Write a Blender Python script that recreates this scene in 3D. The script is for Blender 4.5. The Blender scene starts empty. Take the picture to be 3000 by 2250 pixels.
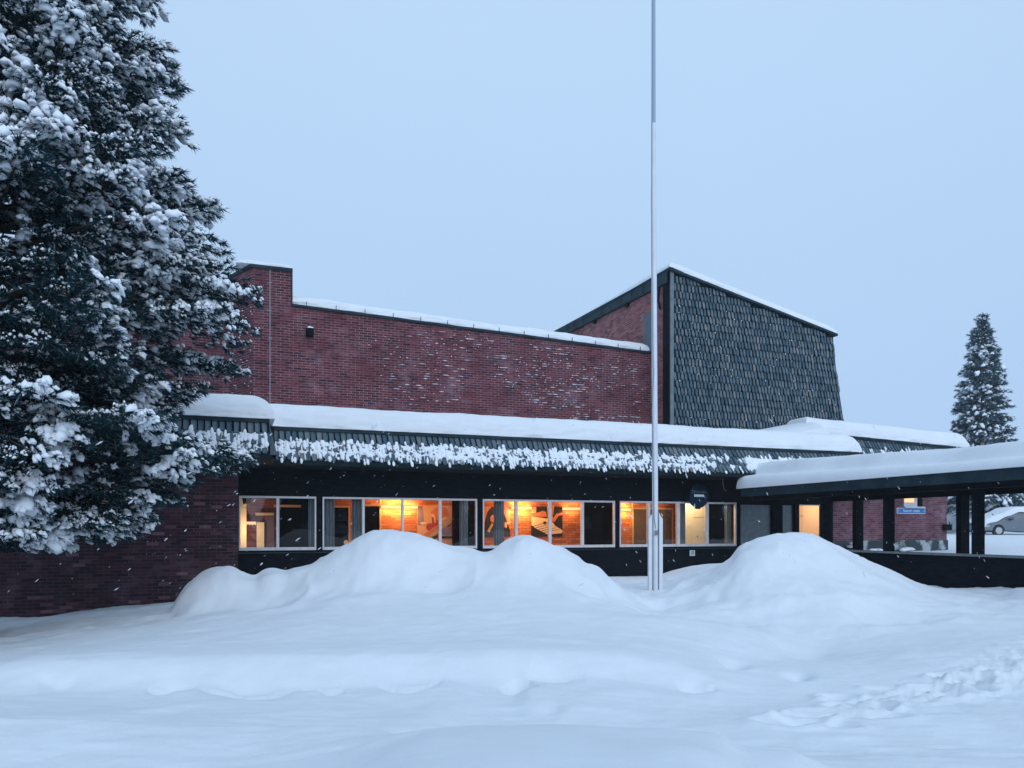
import bpy, math, random
import numpy as np
from mathutils import Vector

# ------------------------------------------------------------------ camera, sky, sun, exposure
F = 2250.0; HZ = 1548.0; H = 1.5
PSI = math.radians(20.3); CP, SP = math.cos(PSI), math.sin(PSI)
scene = bpy.context.scene
cam_d = bpy.data.cameras.new("camera"); cam = bpy.data.objects.new("camera", cam_d)
scene.collection.objects.link(cam); scene.camera = cam
cam.location = (0, 0, H); cam.rotation_euler = (math.radians(90), 0, 0)
cam_d.sensor_width = 36.0; cam_d.lens = 36.0 * F / 3000.0
cam_d.shift_y = (HZ - 1125.0) / 3000.0
cam_d.clip_start = 0.05; cam_d.clip_end = 5000

world = bpy.data.worlds.new("World"); scene.world = world; world.use_nodes = True
wn = world.node_tree; wn.nodes.clear()
SUN_EL, SUN_ROT = math.radians(24), math.radians(160)
sky = wn.nodes.new('ShaderNodeTexSky'); sky.sky_type = 'NISHITA'; sky.sun_disc = False
sky.sun_elevation = math.radians(4); sky.sun_rotation = SUN_ROT; sky.air_density = 1.0; sky.dust_density = 2.0
mul = wn.nodes.new('ShaderNodeVectorMath'); mul.operation = 'SCALE'; mul.inputs['Scale'].default_value = 0.6
wn.links.new(sky.outputs[0], mul.inputs[0])
tc = wn.nodes.new('ShaderNodeTexCoord'); sep = wn.nodes.new('ShaderNodeSeparateXYZ')
wn.links.new(tc.outputs['Generated'], sep.inputs[0])
cr = wn.nodes.new('ShaderNodeValToRGB')
cr.color_ramp.elements[0].position = 0.0; cr.color_ramp.elements[0].color = (4.4, 6.35, 9.25, 1)
cr.color_ramp.elements[1].position = 0.55; cr.color_ramp.elements[1].color = (5.25, 7.3, 10.0, 1)
wn.links.new(sep.outputs['Z'], cr.inputs[0])
nz = wn.nodes.new('ShaderNodeTexNoise'); nz.inputs['Scale'].default_value = 1.3; nz.inputs['Detail'].default_value = 3
wn.links.new(tc.outputs['Generated'], nz.inputs['Vector'])
mr = wn.nodes.new('ShaderNodeMapRange'); mr.inputs['To Min'].default_value = 0.94; mr.inputs['To Max'].default_value = 1.06
wn.links.new(nz.outputs['Fac'], mr.inputs['Value'])
cl = wn.nodes.new('ShaderNodeVectorMath'); cl.operation = 'SCALE'
wn.links.new(cr.outputs[0], cl.inputs[0])
mr2 = wn.nodes.new('ShaderNodeMapRange'); mr2.interpolation_type = 'SMOOTHSTEP'; mr2.inputs['From Min'].default_value = 0.2; mr2.inputs['From Max'].default_value = -1.0  # sky brightness added behind the camera to lift slopes facing it
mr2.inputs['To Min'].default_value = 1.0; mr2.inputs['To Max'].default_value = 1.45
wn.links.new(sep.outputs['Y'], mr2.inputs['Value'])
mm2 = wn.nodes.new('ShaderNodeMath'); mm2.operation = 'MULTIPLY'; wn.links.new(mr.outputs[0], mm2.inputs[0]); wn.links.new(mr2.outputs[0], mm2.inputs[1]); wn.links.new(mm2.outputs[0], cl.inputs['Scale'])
mx = wn.nodes.new('ShaderNodeMix'); mx.data_type = 'RGBA'; mx.inputs[0].default_value = 0.93
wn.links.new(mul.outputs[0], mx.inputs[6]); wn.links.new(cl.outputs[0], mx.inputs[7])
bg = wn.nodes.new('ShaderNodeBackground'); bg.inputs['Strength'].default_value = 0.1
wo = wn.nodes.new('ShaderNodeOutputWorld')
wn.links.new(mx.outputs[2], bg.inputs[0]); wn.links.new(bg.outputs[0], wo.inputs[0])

sd = bpy.data.lights.new("sun", 'SUN'); sun = bpy.data.objects.new("sun", sd); scene.collection.objects.link(sun)
sd.energy = 1.0; sd.angle = math.radians(35); sd.color = (0.93, 0.95, 1.0)
sun_dir = Vector((math.sin(SUN_ROT) * math.cos(SUN_EL), math.cos(SUN_ROT) * math.cos(SUN_EL), math.sin(SUN_EL)))
sun.rotation_euler = sun_dir.to_track_quat('Z', 'Y').to_euler(); sun.location = (10, -10, 30)
scene.view_settings.view_transform = 'Standard'; scene.view_settings.look = 'None'
scene.view_settings.exposure = 0.0; scene.view_settings.gamma = 1.0
scene.render.engine = 'CYCLES'
cy = scene.cycles
cy.max_bounces = 8; cy.diffuse_bounces = 4; cy.transparent_max_bounces = 16; cy.use_denoising = True
cy.volume_bounces = 1

# ------------------------------------------------------------------ frames and helpers
def W(a, b, z): return (a * CP - b * SP, a * SP + b * CP, z)
def Pb(u, v, b):
    rx = (u - 1500) / F; Y = b / (CP - rx * SP)
    return (Y * (rx * CP + SP), b, H - (v - HZ) / F * Y)
def Pa(u, v, a):
    rx = (u - 1500) / F; Y = a / (rx * CP + SP)
    return (a, Y * (CP - rx * SP), H - (v - HZ) / F * Y)
def A(u, b): return Pb(u, HZ, b)[0]
def Z(u, v, b): return Pb(u, v, b)[2]
def PY(u, v, Y): return ((u - 1500) / F * Y, Y, H - (v - HZ) / F * Y)

def rnd2(ix, iy, seed):
    n = (ix.astype(np.int64) * 374761393 + iy.astype(np.int64) * 668265263 + seed * 974634777) & 0x7fffffff
    n = ((n ^ (n >> 13)) * 1274126177) & 0x7fffffff
    return ((n ^ (n >> 16)) & 0xffff) / 65535.0
def vnoise(x, y, seed=0):
    x = np.asarray(x, float); y = np.asarray(y, float)
    ix = np.floor(x); iy = np.floor(y); fx = x - ix; fy = y - iy
    fx = fx ** 3 * (fx * (fx * 6 - 15) + 10); fy = fy ** 3 * (fy * (fy * 6 - 15) + 10)
    a = rnd2(ix, iy, seed); b = rnd2(ix + 1, iy, seed); c = rnd2(ix, iy + 1, seed); d = rnd2(ix + 1, iy + 1, seed)
    return (a * (1 - fx) + b * fx) * (1 - fy) + (c * (1 - fx) + d * fx) * fy - 0.5
def fbm(x, y, seed=0, o=4):
    s = 0; am = 1.0; fr = 1.0
    for k in range(o):
        s = s + am * vnoise(x * fr + 17.3 * k, y * fr + 9.1 * k, seed + k); am *= 0.5; fr *= 2.03
    return s

col = scene.collection
def tag(o, label=None, cat=None, group=None, kind=None):
    if label: o['label'] = label
    if cat: o['category'] = cat
    if group: o['group'] = group
    if kind: o['kind'] = kind
    return o
def empty(name, loc, label, cat, group=None):
    o = bpy.data.objects.new(name, None); col.objects.link(o); o.location = loc; o.empty_display_size = 0.2
    return tag(o, label, cat, group)
def world_loc(o):
    v = Vector(o.location)
    while o.parent: o = o.parent; v = v + Vector(o.location)
    return v

def link_mesh(name, me, parent=None, origin=None, smooth=False):
    o = bpy.data.objects.new(name, me); col.objects.link(o)
    off = world_loc(parent) if parent else Vector(origin if origin is not None else (0, 0, 0))
    n = len(me.vertices); co = np.empty(n * 3); me.vertices.foreach_get('co', co)
    co = (co.reshape(-1, 3) - np.array(off)).ravel(); me.vertices.foreach_set('co', co)
    if parent: o.parent = parent
    else: o.location = off
    if smooth: me.polygons.foreach_set('use_smooth', [True] * len(me.polygons))
    me.update()
    return o

def np_mesh(name, verts, faces, mats, parent=None, origin=None, smooth=False, mi=None, uv=None):
    """verts (n,3); faces (m,k) int array or list of such arrays"""
    if not isinstance(faces, list): faces = [faces]
    me = bpy.data.meshes.new(name)
    verts = np.asarray(verts, dtype=np.float32)
    tot = sum(f.size for f in faces); cnt = sum(len(f) for f in faces)
    me.vertices.add(len(verts)); me.vertices.foreach_set('co', verts.ravel())
    me.loops.add(tot); me.loops.foreach_set('vertex_index', np.concatenate([f.ravel() for f in faces]).astype(np.int32))
    me.polygons.add(cnt)
    sizes = np.concatenate([np.full(len(f), f.shape[1]) for f in faces])
    st = np.concatenate([[0], np.cumsum(sizes)[:-1]]).astype(np.int32)
    me.polygons.foreach_set('loop_start', st)
    try: me.polygons.foreach_set('loop_total', sizes.astype(np.int32))
    except Exception: pass
    if mi is not None: me.polygons.foreach_set('material_index', np.asarray(mi, dtype=np.int32))
    me.update(calc_edges=True); me.validate()
    for m in (mats if isinstance(mats, (list, tuple)) else [mats]): me.materials.append(m)
    return link_mesh(name, me, parent, origin, smooth)

class MB:
    """collects faces in the building frame (a,b,z) and links them as one mesh"""
    def __init__(s, world=False): s.v = []; s.f = []; s.uv = []; s.m = []; s.world = world; s.sm = False
    def face(s, pts, m=0, uvs=None):
        i = len(s.v); s.v += [tuple(p) for p in pts]; s.f.append(list(range(i, i + len(pts)))); s.m.append(m)
        if uvs is None:
            p = [Vector(q) for q in pts]; n = Vector((0, 0, 0))
            for k in range(1, len(p) - 1): n += (p[k] - p[0]).cross(p[k + 1] - p[0])
            n = [abs(x) for x in n]
            if n[1] >= n[0] and n[1] >= n[2]: uvs = [(q[0], q[2]) for q in p]
            elif n[0] >= n[2]: uvs = [(q[1] + 0.12, q[2]) for q in p]
            else: uvs = [(q[0], q[1]) for q in p]
        s.uv.append(uvs); return s
    def box(s, a0, a1, b0, b1, z0, z1, m=0):
        if a0 > a1: a0, a1 = a1, a0
        if b0 > b1: b0, b1 = b1, b0
        if z0 > z1: z0, z1 = z1, z0
        p = lambda i, j, k: ((a0, a1)[i], (b0, b1)[j], (z0, z1)[k])
        for q in (((0,0,0),(1,0,0),(1,0,1),(0,0,1)), ((1,1,0),(0,1,0),(0,1,1),(1,1,1)), ((0,1,0),(0,0,0),(0,0,1),(0,1,1)),
                  ((1,0,0),(1,1,0),(1,1,1),(1,0,1)), ((0,0,1),(1,0,1),(1,1,1),(0,1,1)), ((0,1,0),(1,1,0),(1,0,0),(0,0,0))):
            s.face([p(*t) for t in q], m)
        return s
    def prism(s, poly, b0, b1, m=0):
        """poly: (a,z) outline counter-clockwise seen from the front; extruded b0 (front) to b1"""
        s.face([(a, b0, z) for a, z in poly], m); s.face([(a, b1, z) for a, z in reversed(poly)], m)
        n = len(poly)
        for i in range(n):
            (a0, z0), (a1, z1) = poly[i], poly[(i + 1) % n]
            s.face([(a0, b0, z0), (a0, b1, z0), (a1, b1, z1), (a1, b0, z1)], m)
        return s
    def prism_ab(s, poly, z0, z1, m=0):
        s.face([(a, b, z1) for a, b in poly], m); s.face([(a, b, z0) for a, b in reversed(poly)], m)
        n = len(poly)
        for i in range(n):
            (a0, b0), (a1, b1) = poly[i], poly[(i + 1) % n]
            s.face([(a0, b0, z0), (a1, b1, z0), (a1, b1, z1), (a0, b0, z1)], m)
        return s
    def tube(s, pts, r, n=8, m=0):
        pts = [Vector([float(c) for c in p]) for p in pts]; rs = [float(q) for q in r] if isinstance(r, (list, tuple)) else [float(r)] * len(pts); rings = []
        for i, p in enumerate(pts):
            d = (pts[min(i + 1, len(pts) - 1)] - pts[max(i - 1, 0)]).normalized()
            x = d.orthogonal().normalized() if abs(d.z) < 0.9 else Vector((1, 0, 0)); x = (x - d * x.dot(d)).normalized(); y = d.cross(x)
            rings.append([p + rs[i] * (math.cos(t) * x + math.sin(t) * y) for t in [2 * math.pi * k / n for k in range(n)]])
        for i in range(len(rings) - 1):
            for k in range(n):
                s.face([rings[i][k], rings[i][(k + 1) % n], rings[i + 1][(k + 1) % n], rings[i + 1][k]], m)
        s.face(list(reversed(rings[0])), m); s.face(rings[-1], m)
        return s
    def build(s, name, mats, parent=None, origin=None, smooth=False):
        me = bpy.data.meshes.new(name)
        vs = s.v if s.world else [W(*p) for p in s.v]
        me.from_pydata(vs, [], s.f)
        for m in (mats if isinstance(mats, (list, tuple)) else [mats]): me.materials.append(m)
        me.polygons.foreach_set('material_index', s.m)
        l = me.uv_layers.new(name="metres"); l.data.foreach_set('uv', [c for f in s.uv for q in f for c in q])
        return link_mesh(name, me, parent, origin, smooth)

def ico(sub):
    import bmesh
    bm = bmesh.new(); bmesh.ops.create_icosphere(bm, subdivisions=sub, radius=1.0)
    v = np.array([x.co[:] for x in bm.verts]); f = np.array([[q.index for q in x.verts] for x in bm.faces]); bm.free()
    return v, f
ICO1 = ico(1); ICO2 = ico(2)
def blobs(cen, sx, sy, sz, X, Y, Zv, rng, ic=ICO2, jit=0.12, drape=0.0):
    """ellipsoids with lumpy noise. cen (n,3); s* (n,); X,Y,Zv (n,3) axes"""
    v, f = ic; n = len(cen)
    if n == 0: return np.zeros((0, 3)), np.zeros((0, 3), int)
    ph = rng.uniform(0, 6.28, (n, 1)); lump = 1 + jit * (np.sin(v[None, :, 0] * 3.1 + ph) + np.sin(v[None, :, 1] * 4.3 + ph * 2.1) + 0.7 * np.sin(v[None, :, 2] * 5.0 + ph * 3.3))
    L = v[None] * lump[..., None]
    if drape: L = np.concatenate([L[..., :2], L[..., 2:3] - drape * (L[..., :1] ** 2 * np.where(L[..., :1] > 0, 1.4, .5) + L[..., 1:2] ** 2)], -1)
    P = (cen[:, None] + L[..., :1] * (sx[:, None, None] * X[:, None]) + L[..., 1:2] * (sy[:, None, None] * Y[:, None]) + L[..., 2:3] * (sz[:, None, None] * Zv[:, None]))
    Fc = f[None] + (np.arange(n) * len(v))[:, None, None]
    return P.reshape(-1, 3), Fc.reshape(-1, 3)

# ------------------------------------------------------------------ materials
def mat(name, color=(0.5, 0.5, 0.5), rough=0.7, metal=0.0, spec=None):
    m = bpy.data.materials.new(name); m.use_nodes = True
    b = m.node_tree.nodes['Principled BSDF']
    b.inputs['Base Color'].default_value = (*color, 1); b.inputs['Roughness'].default_value = rough; b.inputs['Metallic'].default_value = metal
    if spec is not None: b.inputs['Specular IOR Level'].default_value = spec
    return m
def N(m, t, **kw):
    n = m.node_tree.nodes.new(t)
    for k, v in kw.items(): n.inputs[k.replace('_', ' ')].default_value = v
    return n
def L(m, a, b): m.node_tree.links.new(a, b)
def BS(m): return m.node_tree.nodes['Principled BSDF']
def ramp(m, src, stops):
    r = N(m, 'ShaderNodeValToRGB'); e = r.color_ramp.elements
    while len(e) < len(stops): e.new(0.5)
    for el, (p, c) in zip(e, stops): el.position = p; el.color = (*c, 1)
    L(m, src, r.inputs[0]); return r.outputs[0]
def noisy(name, c1, c2, scale=3.0, rough=0.7, bump=0.0, bscale=20, detail=5, coords='Object', stretch=None, spec=None, lo=0.35, hi=0.65):
    m = mat(name, c1, rough, spec=spec); t = N(m, 'ShaderNodeTexCoord'); src = t.outputs[coords]
    if stretch:
        mp = N(m, 'ShaderNodeMapping'); mp.inputs['Scale'].default_value = stretch; L(m, src, mp.inputs[0]); src = mp.outputs[0]
    n = N(m, 'ShaderNodeTexNoise', Scale=scale, Detail=detail, Roughness=0.6); L(m, src, n.inputs['Vector'])
    L(m, ramp(m, n.outputs['Fac'], [(lo, c1), (hi, c2)]), BS(m).inputs['Base Color'])
    if bump:
        n2 = N(m, 'ShaderNodeTexNoise', Scale=bscale, Detail=6.0); L(m, src, n2.inputs['Vector'])
        bp = N(m, 'ShaderNodeBump', Strength=bump, Distance=0.02); L(m, n2.outputs['Fac'], bp.inputs['Height']); L(m, bp.outputs[0], BS(m).inputs['Normal'])
    return m
def brick_mat(name, stops, mortar, rough=0.85, w=0.24, h=0.075, ms=0.006, wear=0.5, frost=0.0):
    m = mat(name, rough=rough, spec=0.25); t = N(m, 'ShaderNodeTexCoord')
    # slight irregularity of the courses
    nn = N(m, 'ShaderNodeTexNoise', Scale=7.0, Detail=2.0); L(m, t.outputs['UV'], nn.inputs['Vector'])
    sc = N(m, 'ShaderNodeVectorMath'); sc.operation = 'MULTIPLY_ADD'; L(m, nn.outputs['Color'], sc.inputs[0]); sc.inputs[1].default_value = (0.006, 0.006, 0); L(m, t.outputs['UV'], sc.inputs[2])
    b = N(m, 'ShaderNodeTexBrick'); b.offset = 0.5; b.squash = 1.0
    for k, v in (('Color1', (0, 0, 0, 1)), ('Color2', (1, 1, 1, 1)), ('Mortar', (0.5, 0.5, 0.5, 1)), ('Scale', 1.0), ('Mortar Size', ms), ('Mortar Smooth', 0.25), ('Brick Width', w), ('Row Height', h)): b.inputs[k].default_value = v
    L(m, sc.outputs[0], b.inputs['Vector'])
    c = ramp(m, b.outputs['Color'], stops)
    big = N(m, 'ShaderNodeTexNoise', Scale=0.55, Detail=5.0, Roughness=0.6); L(m, t.outputs['UV'], big.inputs['Vector'])
    mr = N(m, 'ShaderNodeMapRange'); mr.inputs['From Min'].default_value = 0.3; mr.inputs['From Max'].default_value = 0.7; mr.inputs['To Min'].default_value = 1 - wear * 0.55; mr.inputs['To Max'].default_value = 1 + wear * 0.35
    L(m, big.outputs['Fac'], mr.inputs['Value'])
    fine = N(m, 'ShaderNodeTexNoise', Scale=22.0, Detail=4.0); L(m, t.outputs['UV'], fine.inputs['Vector'])
    mf = N(m, 'ShaderNodeMapRange'); mf.inputs['To Min'].default_value = 0.72; mf.inputs['To Max'].default_value = 1.28; L(m, fine.outputs['Fac'], mf.inputs['Value'])
    mm = N(m, 'ShaderNodeMath'); mm.operation = 'MULTIPLY'; L(m, mr.outputs[0], mm.inputs[0]); L(m, mf.outputs[0], mm.inputs[1])
    v = N(m, 'ShaderNodeVectorMath'); v.operation = 'SCALE'; L(m, c, v.inputs[0]); L(m, mm.outputs[0], v.inputs['Scale'])
    # mortar is half filled in places
    mask = N(m, 'ShaderNodeTexNoise', Scale=1.7, Detail=4.0); L(m, t.outputs['UV'], mask.inputs['Vector'])
    mk = N(m, 'ShaderNodeMapRange'); mk.inputs['From Min'].default_value = 0.35; mk.inputs['From Max'].default_value = 0.62; mk.inputs['To Min'].default_value = 0.25; mk.inputs['To Max'].default_value = 1.0; L(m, mask.outputs['Fac'], mk.inputs['Value'])
    fm = N(m, 'ShaderNodeMath'); fm.operation = 'MULTIPLY'; L(m, b.outputs['Fac'], fm.inputs[0]); L(m, mk.outputs[0], fm.inputs[1])
    mxx = N(m, 'ShaderNodeMix'); mxx.data_type = 'RGBA'; L(m, fm.outputs[0], mxx.inputs[0]); L(m, v.outputs[0], mxx.inputs[6]); mxx.inputs[7].default_value = (*mortar, 1)
    out = mxx.outputs[2]
    if frost:
        fz = N(m, 'ShaderNodeTexNoise', Scale=1.1, Detail=8.0, Roughness=0.72); L(m, t.outputs['UV'], fz.inputs['Vector'])
        fr = N(m, 'ShaderNodeMapRange'); fr.inputs['From Min'].default_value = 0.52; fr.inputs['From Max'].default_value = 0.78; fr.inputs['To Max'].default_value = frost; L(m, fz.outputs['Fac'], fr.inputs['Value'])
        fx = N(m, 'ShaderNodeMix'); fx.data_type = 'RGBA'; L(m, fr.outputs[0], fx.inputs[0]); L(m, out, fx.inputs[6]); fx.inputs[7].default_value = (0.5, 0.48, 0.55, 1); out = fx.outputs[2]
    L(m, out, BS(m).inputs['Base Color'])
    inv = N(m, 'ShaderNodeMath'); inv.operation = 'SUBTRACT'; inv.inputs[0].default_value = 1.0; L(m, b.outputs['Fac'], inv.inputs[1])
    ad = N(m, 'ShaderNodeMath'); ad.operation = 'MULTIPLY_ADD'; L(m, fine.outputs['Fac'], ad.inputs[0]); ad.inputs[1].default_value = 0.4; L(m, inv.outputs[0], ad.inputs[2])
    bp = N(m, 'ShaderNodeBump', Strength=0.6, Distance=0.006); L(m, ad.outputs[0], bp.inputs['Height']); L(m, bp.outputs[0], BS(m).inputs['Normal'])
    return m
def snow_mat(name, c=(0.725, 0.755, 0.785), b1=0.25, fine=60):
    m = mat(name, c, 0.85, spec=0.15); t = N(m, 'ShaderNodeTexCoord')
    n1 = N(m, 'ShaderNodeTexNoise', Scale=2.2, Detail=8.0, Roughness=0.62); L(m, t.outputs['Object'], n1.inputs['Vector'])
    n2 = N(m, 'ShaderNodeTexNoise', Scale=float(fine), Detail=3.0); L(m, t.outputs['Object'], n2.inputs['Vector'])
    L(m, ramp(m, n1.outputs['Fac'], [(0.3, tuple(x * 0.955 for x in c)), (0.7, tuple(min(1, x * 1.03) for x in c))]), BS(m).inputs['Base Color'])
    bp = N(m, 'ShaderNodeBump', Strength=b1, Distance=0.05); L(m, n1.outputs['Fac'], bp.inputs['Height'])
    bp2 = N(m, 'ShaderNodeBump', Strength=b1, Distance=0.006); L(m, n2.outputs['Fac'], bp2.inputs['Height']); L(m, bp.outputs[0], bp2.inputs['Normal'])
    L(m, bp2.outputs[0], BS(m).inputs['Normal'])
    return m
def island(name, stops, rough=0.8, grain=0.0):
    m = mat(name, rough=rough, spec=0.1); g = N(m, 'ShaderNodeNewGeometry')
    c = ramp(m, g.outputs['Random Per Island'], stops)
    t = N(m, 'ShaderNodeTexCoord'); mp = N(m, 'ShaderNodeMapping'); mp.inputs['Scale'].default_value = (14, 14, 2); L(m, t.outputs['Object'], mp.inputs[0])
    n = N(m, 'ShaderNodeTexNoise', Scale=2.0, Detail=5.0); L(m, mp.outputs[0], n.inputs['Vector'])
    mr = N(m, 'ShaderNodeMapRange'); mr.inputs['To Min'].default_value = 0.6; mr.inputs['To Max'].default_value = 1.4; L(m, n.outputs['Fac'], mr.inputs['Value'])
    v = N(m, 'ShaderNodeVectorMath'); v.operation = 'SCALE'; L(m, c, v.inputs[0]); L(m, mr.outputs[0], v.inputs['Scale'])
    L(m, v.outputs[0], BS(m).inputs['Base Color'])
    return m
def emis(name, c, s):
    m = mat(name, c, 0.6); b = BS(m); b.inputs['Emission Color'].default_value = (*c, 1); b.inputs['Emission Strength'].default_value = s; return m
def glass_mat(name, tint=(0.92, 0.95, 0.97), refl=1.0):
    m = bpy.data.materials.new(name); m.use_nodes = True; nt = m.node_tree; nt.nodes.clear()
    tr = nt.nodes.new('ShaderNodeBsdfTransparent'); tr.inputs[0].default_value = (*tint, 1)
    gl = nt.nodes.new('ShaderNodeBsdfGlossy'); gl.inputs['Roughness'].default_value = 0.02; gl.inputs[0].default_value = (refl, refl, refl, 1)
    fr = nt.nodes.new('ShaderNodeFresnel'); fr.inputs[0].default_value = 1.6
    mxs = nt.nodes.new('ShaderNodeMixShader'); o = nt.nodes.new('ShaderNodeOutputMaterial')
    nt.links.new(fr.outputs[0], mxs.inputs[0]); nt.links.new(tr.outputs[0], mxs.inputs[1]); nt.links.new(gl.outputs[0], mxs.inputs[2]); nt.links.new(mxs.outputs[0], o.inputs[0])
    return m

RED = [(0.0, (0.016, 0.012, 0.02)), (0.035, (0.025, 0.018, 0.028)), (0.06, (0.058, 0.018, 0.025)), (0.5, (0.098, 0.023, 0.032)), (0.8, (0.124, 0.031, 0.041)), (1.0, (0.155, 0.05, 0.058))]
M = dict(
    snow=snow_mat('snow'), roof_snow=snow_mat('roof_snow', b1=0.2), tree_snow=mat('tree_snow', (0.80, 0.835, 0.875), 0.9, spec=0.1),
    brick=brick_mat('dark_red_brick', RED, (0.30, 0.18, 0.205), ms=.008, frost=0.2, wear=.4),
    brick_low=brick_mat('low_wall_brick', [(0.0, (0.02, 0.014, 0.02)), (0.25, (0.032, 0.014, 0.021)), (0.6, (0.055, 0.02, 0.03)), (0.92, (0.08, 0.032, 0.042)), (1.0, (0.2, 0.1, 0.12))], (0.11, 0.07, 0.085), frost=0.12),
    brick_annex=brick_mat('annex_brick', [(0.0, (0.07, 0.03, 0.05)), (0.4, (0.125, 0.054, 0.07)), (1.0, (0.18, 0.08, 0.10))], (0.25, 0.16, 0.19), frost=0.25),
    brick_in=brick_mat('warm_inner_brick', [(0.0, (0.40, 0.12, 0.045)), (0.5, (0.52, 0.18, 0.07)), (1.0, (0.62, 0.26, 0.11))], (0.13, 0.035, 0.012), w=0.24, h=0.075, ms=0.006, wear=0.3),
    black=noisy('black_stained_wood', (0.0025, 0.0045, 0.008), (0.007, 0.011, 0.017), 4, 0.8, 0.3, 30, stretch=(1, 1, 6), spec=.06),
    fascia=noisy('dark_green_metal', (0.007, 0.021, 0.030), (0.018, 0.040, 0.052), 2, 0.6, 0.1, spec=.15),
    soffit=noisy('soffit_boards', (0.006, 0.014, 0.018), (0.012, 0.022, 0.027), 5, 0.8, spec=.1),
    shingle=island('weathered_shingle', [(0.0, (0.055, 0.095, 0.125)), (0.45, (0.10, 0.145, 0.175)), (0.9, (0.145, 0.18, 0.20)), (1.0, (0.21, 0.22, 0.235))]),
    shingle_dark=island('dark_shingle', [(0.0, (0.05, 0.075, 0.09)), (1.0, (0.13, 0.16, 0.175))]),  # shingles in a darker range of tones
    backing=mat('shadow_dark_backing', (0.006, 0.012, 0.017), 0.9, spec=.05),  # near black, shadow between the shingles put into the board colour
    frame=noisy('white_window_frame', (0.50, 0.52, 0.55), (0.62, 0.64, 0.67), 8, 0.5),
    glass=glass_mat('window_glass'),
    film=noisy('frosted_film', (0.16, 0.20, 0.23), (0.22, 0.265, 0.29), 9, 0.25, 0.05, 60),
    pole=noisy('white_fibreglass', (0.58, 0.62, 0.67), (0.66, 0.69, 0.73), 3, 0.45),
    pole_top=mat('grey_pole_section', (0.28, 0.34, 0.44), 0.5),
    seam=mat('pole_seam', (0.12, 0.15, 0.18), 0.6),
    rope=mat('green_grey_rope', (0.22, 0.27, 0.25), 0.9),
    curtain=noisy('blue_grey_curtain', (0.10, 0.16, 0.20), (0.15, 0.21, 0.25), 6, 0.85, stretch=(1, 1, 0.2)),
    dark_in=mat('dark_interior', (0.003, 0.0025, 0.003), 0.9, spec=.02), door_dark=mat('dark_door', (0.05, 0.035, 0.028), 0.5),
    wood=noisy('pale_pine_trim', (0.55, 0.36, 0.17), (0.66, 0.45, 0.22), 3, 0.5, stretch=(1, 1, 8)),
    cream=mat('cream_paint', (0.78, 0.66, 0.45), 0.6), white_in=mat('inner_white', (0.75, 0.72, 0.65), 0.6),
    ceil=mat('ceiling_panel', (0.35, 0.22, 0.13), 0.9), floor=mat('lino_floor', (0.10, 0.07, 0.05), 0.5),
    valance=emis('lamp_valance', (1.0, 0.66, 0.30), 1.15),
    leaf=None, bark=noisy('pine_bark', (0.05, 0.035, 0.03), (0.1, 0.075, 0.06), 10, 0.9, 0.5),
)
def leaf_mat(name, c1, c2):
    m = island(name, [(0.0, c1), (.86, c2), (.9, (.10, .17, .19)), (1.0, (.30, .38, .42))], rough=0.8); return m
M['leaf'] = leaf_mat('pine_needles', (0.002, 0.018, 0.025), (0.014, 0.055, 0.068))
M['leaf_far'] = leaf_mat('hazy_spruce_needles', (0.035, 0.085, 0.11), (0.085, 0.15, 0.18))  # paler needles: frost plus the haze of distance put into the colour

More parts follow.
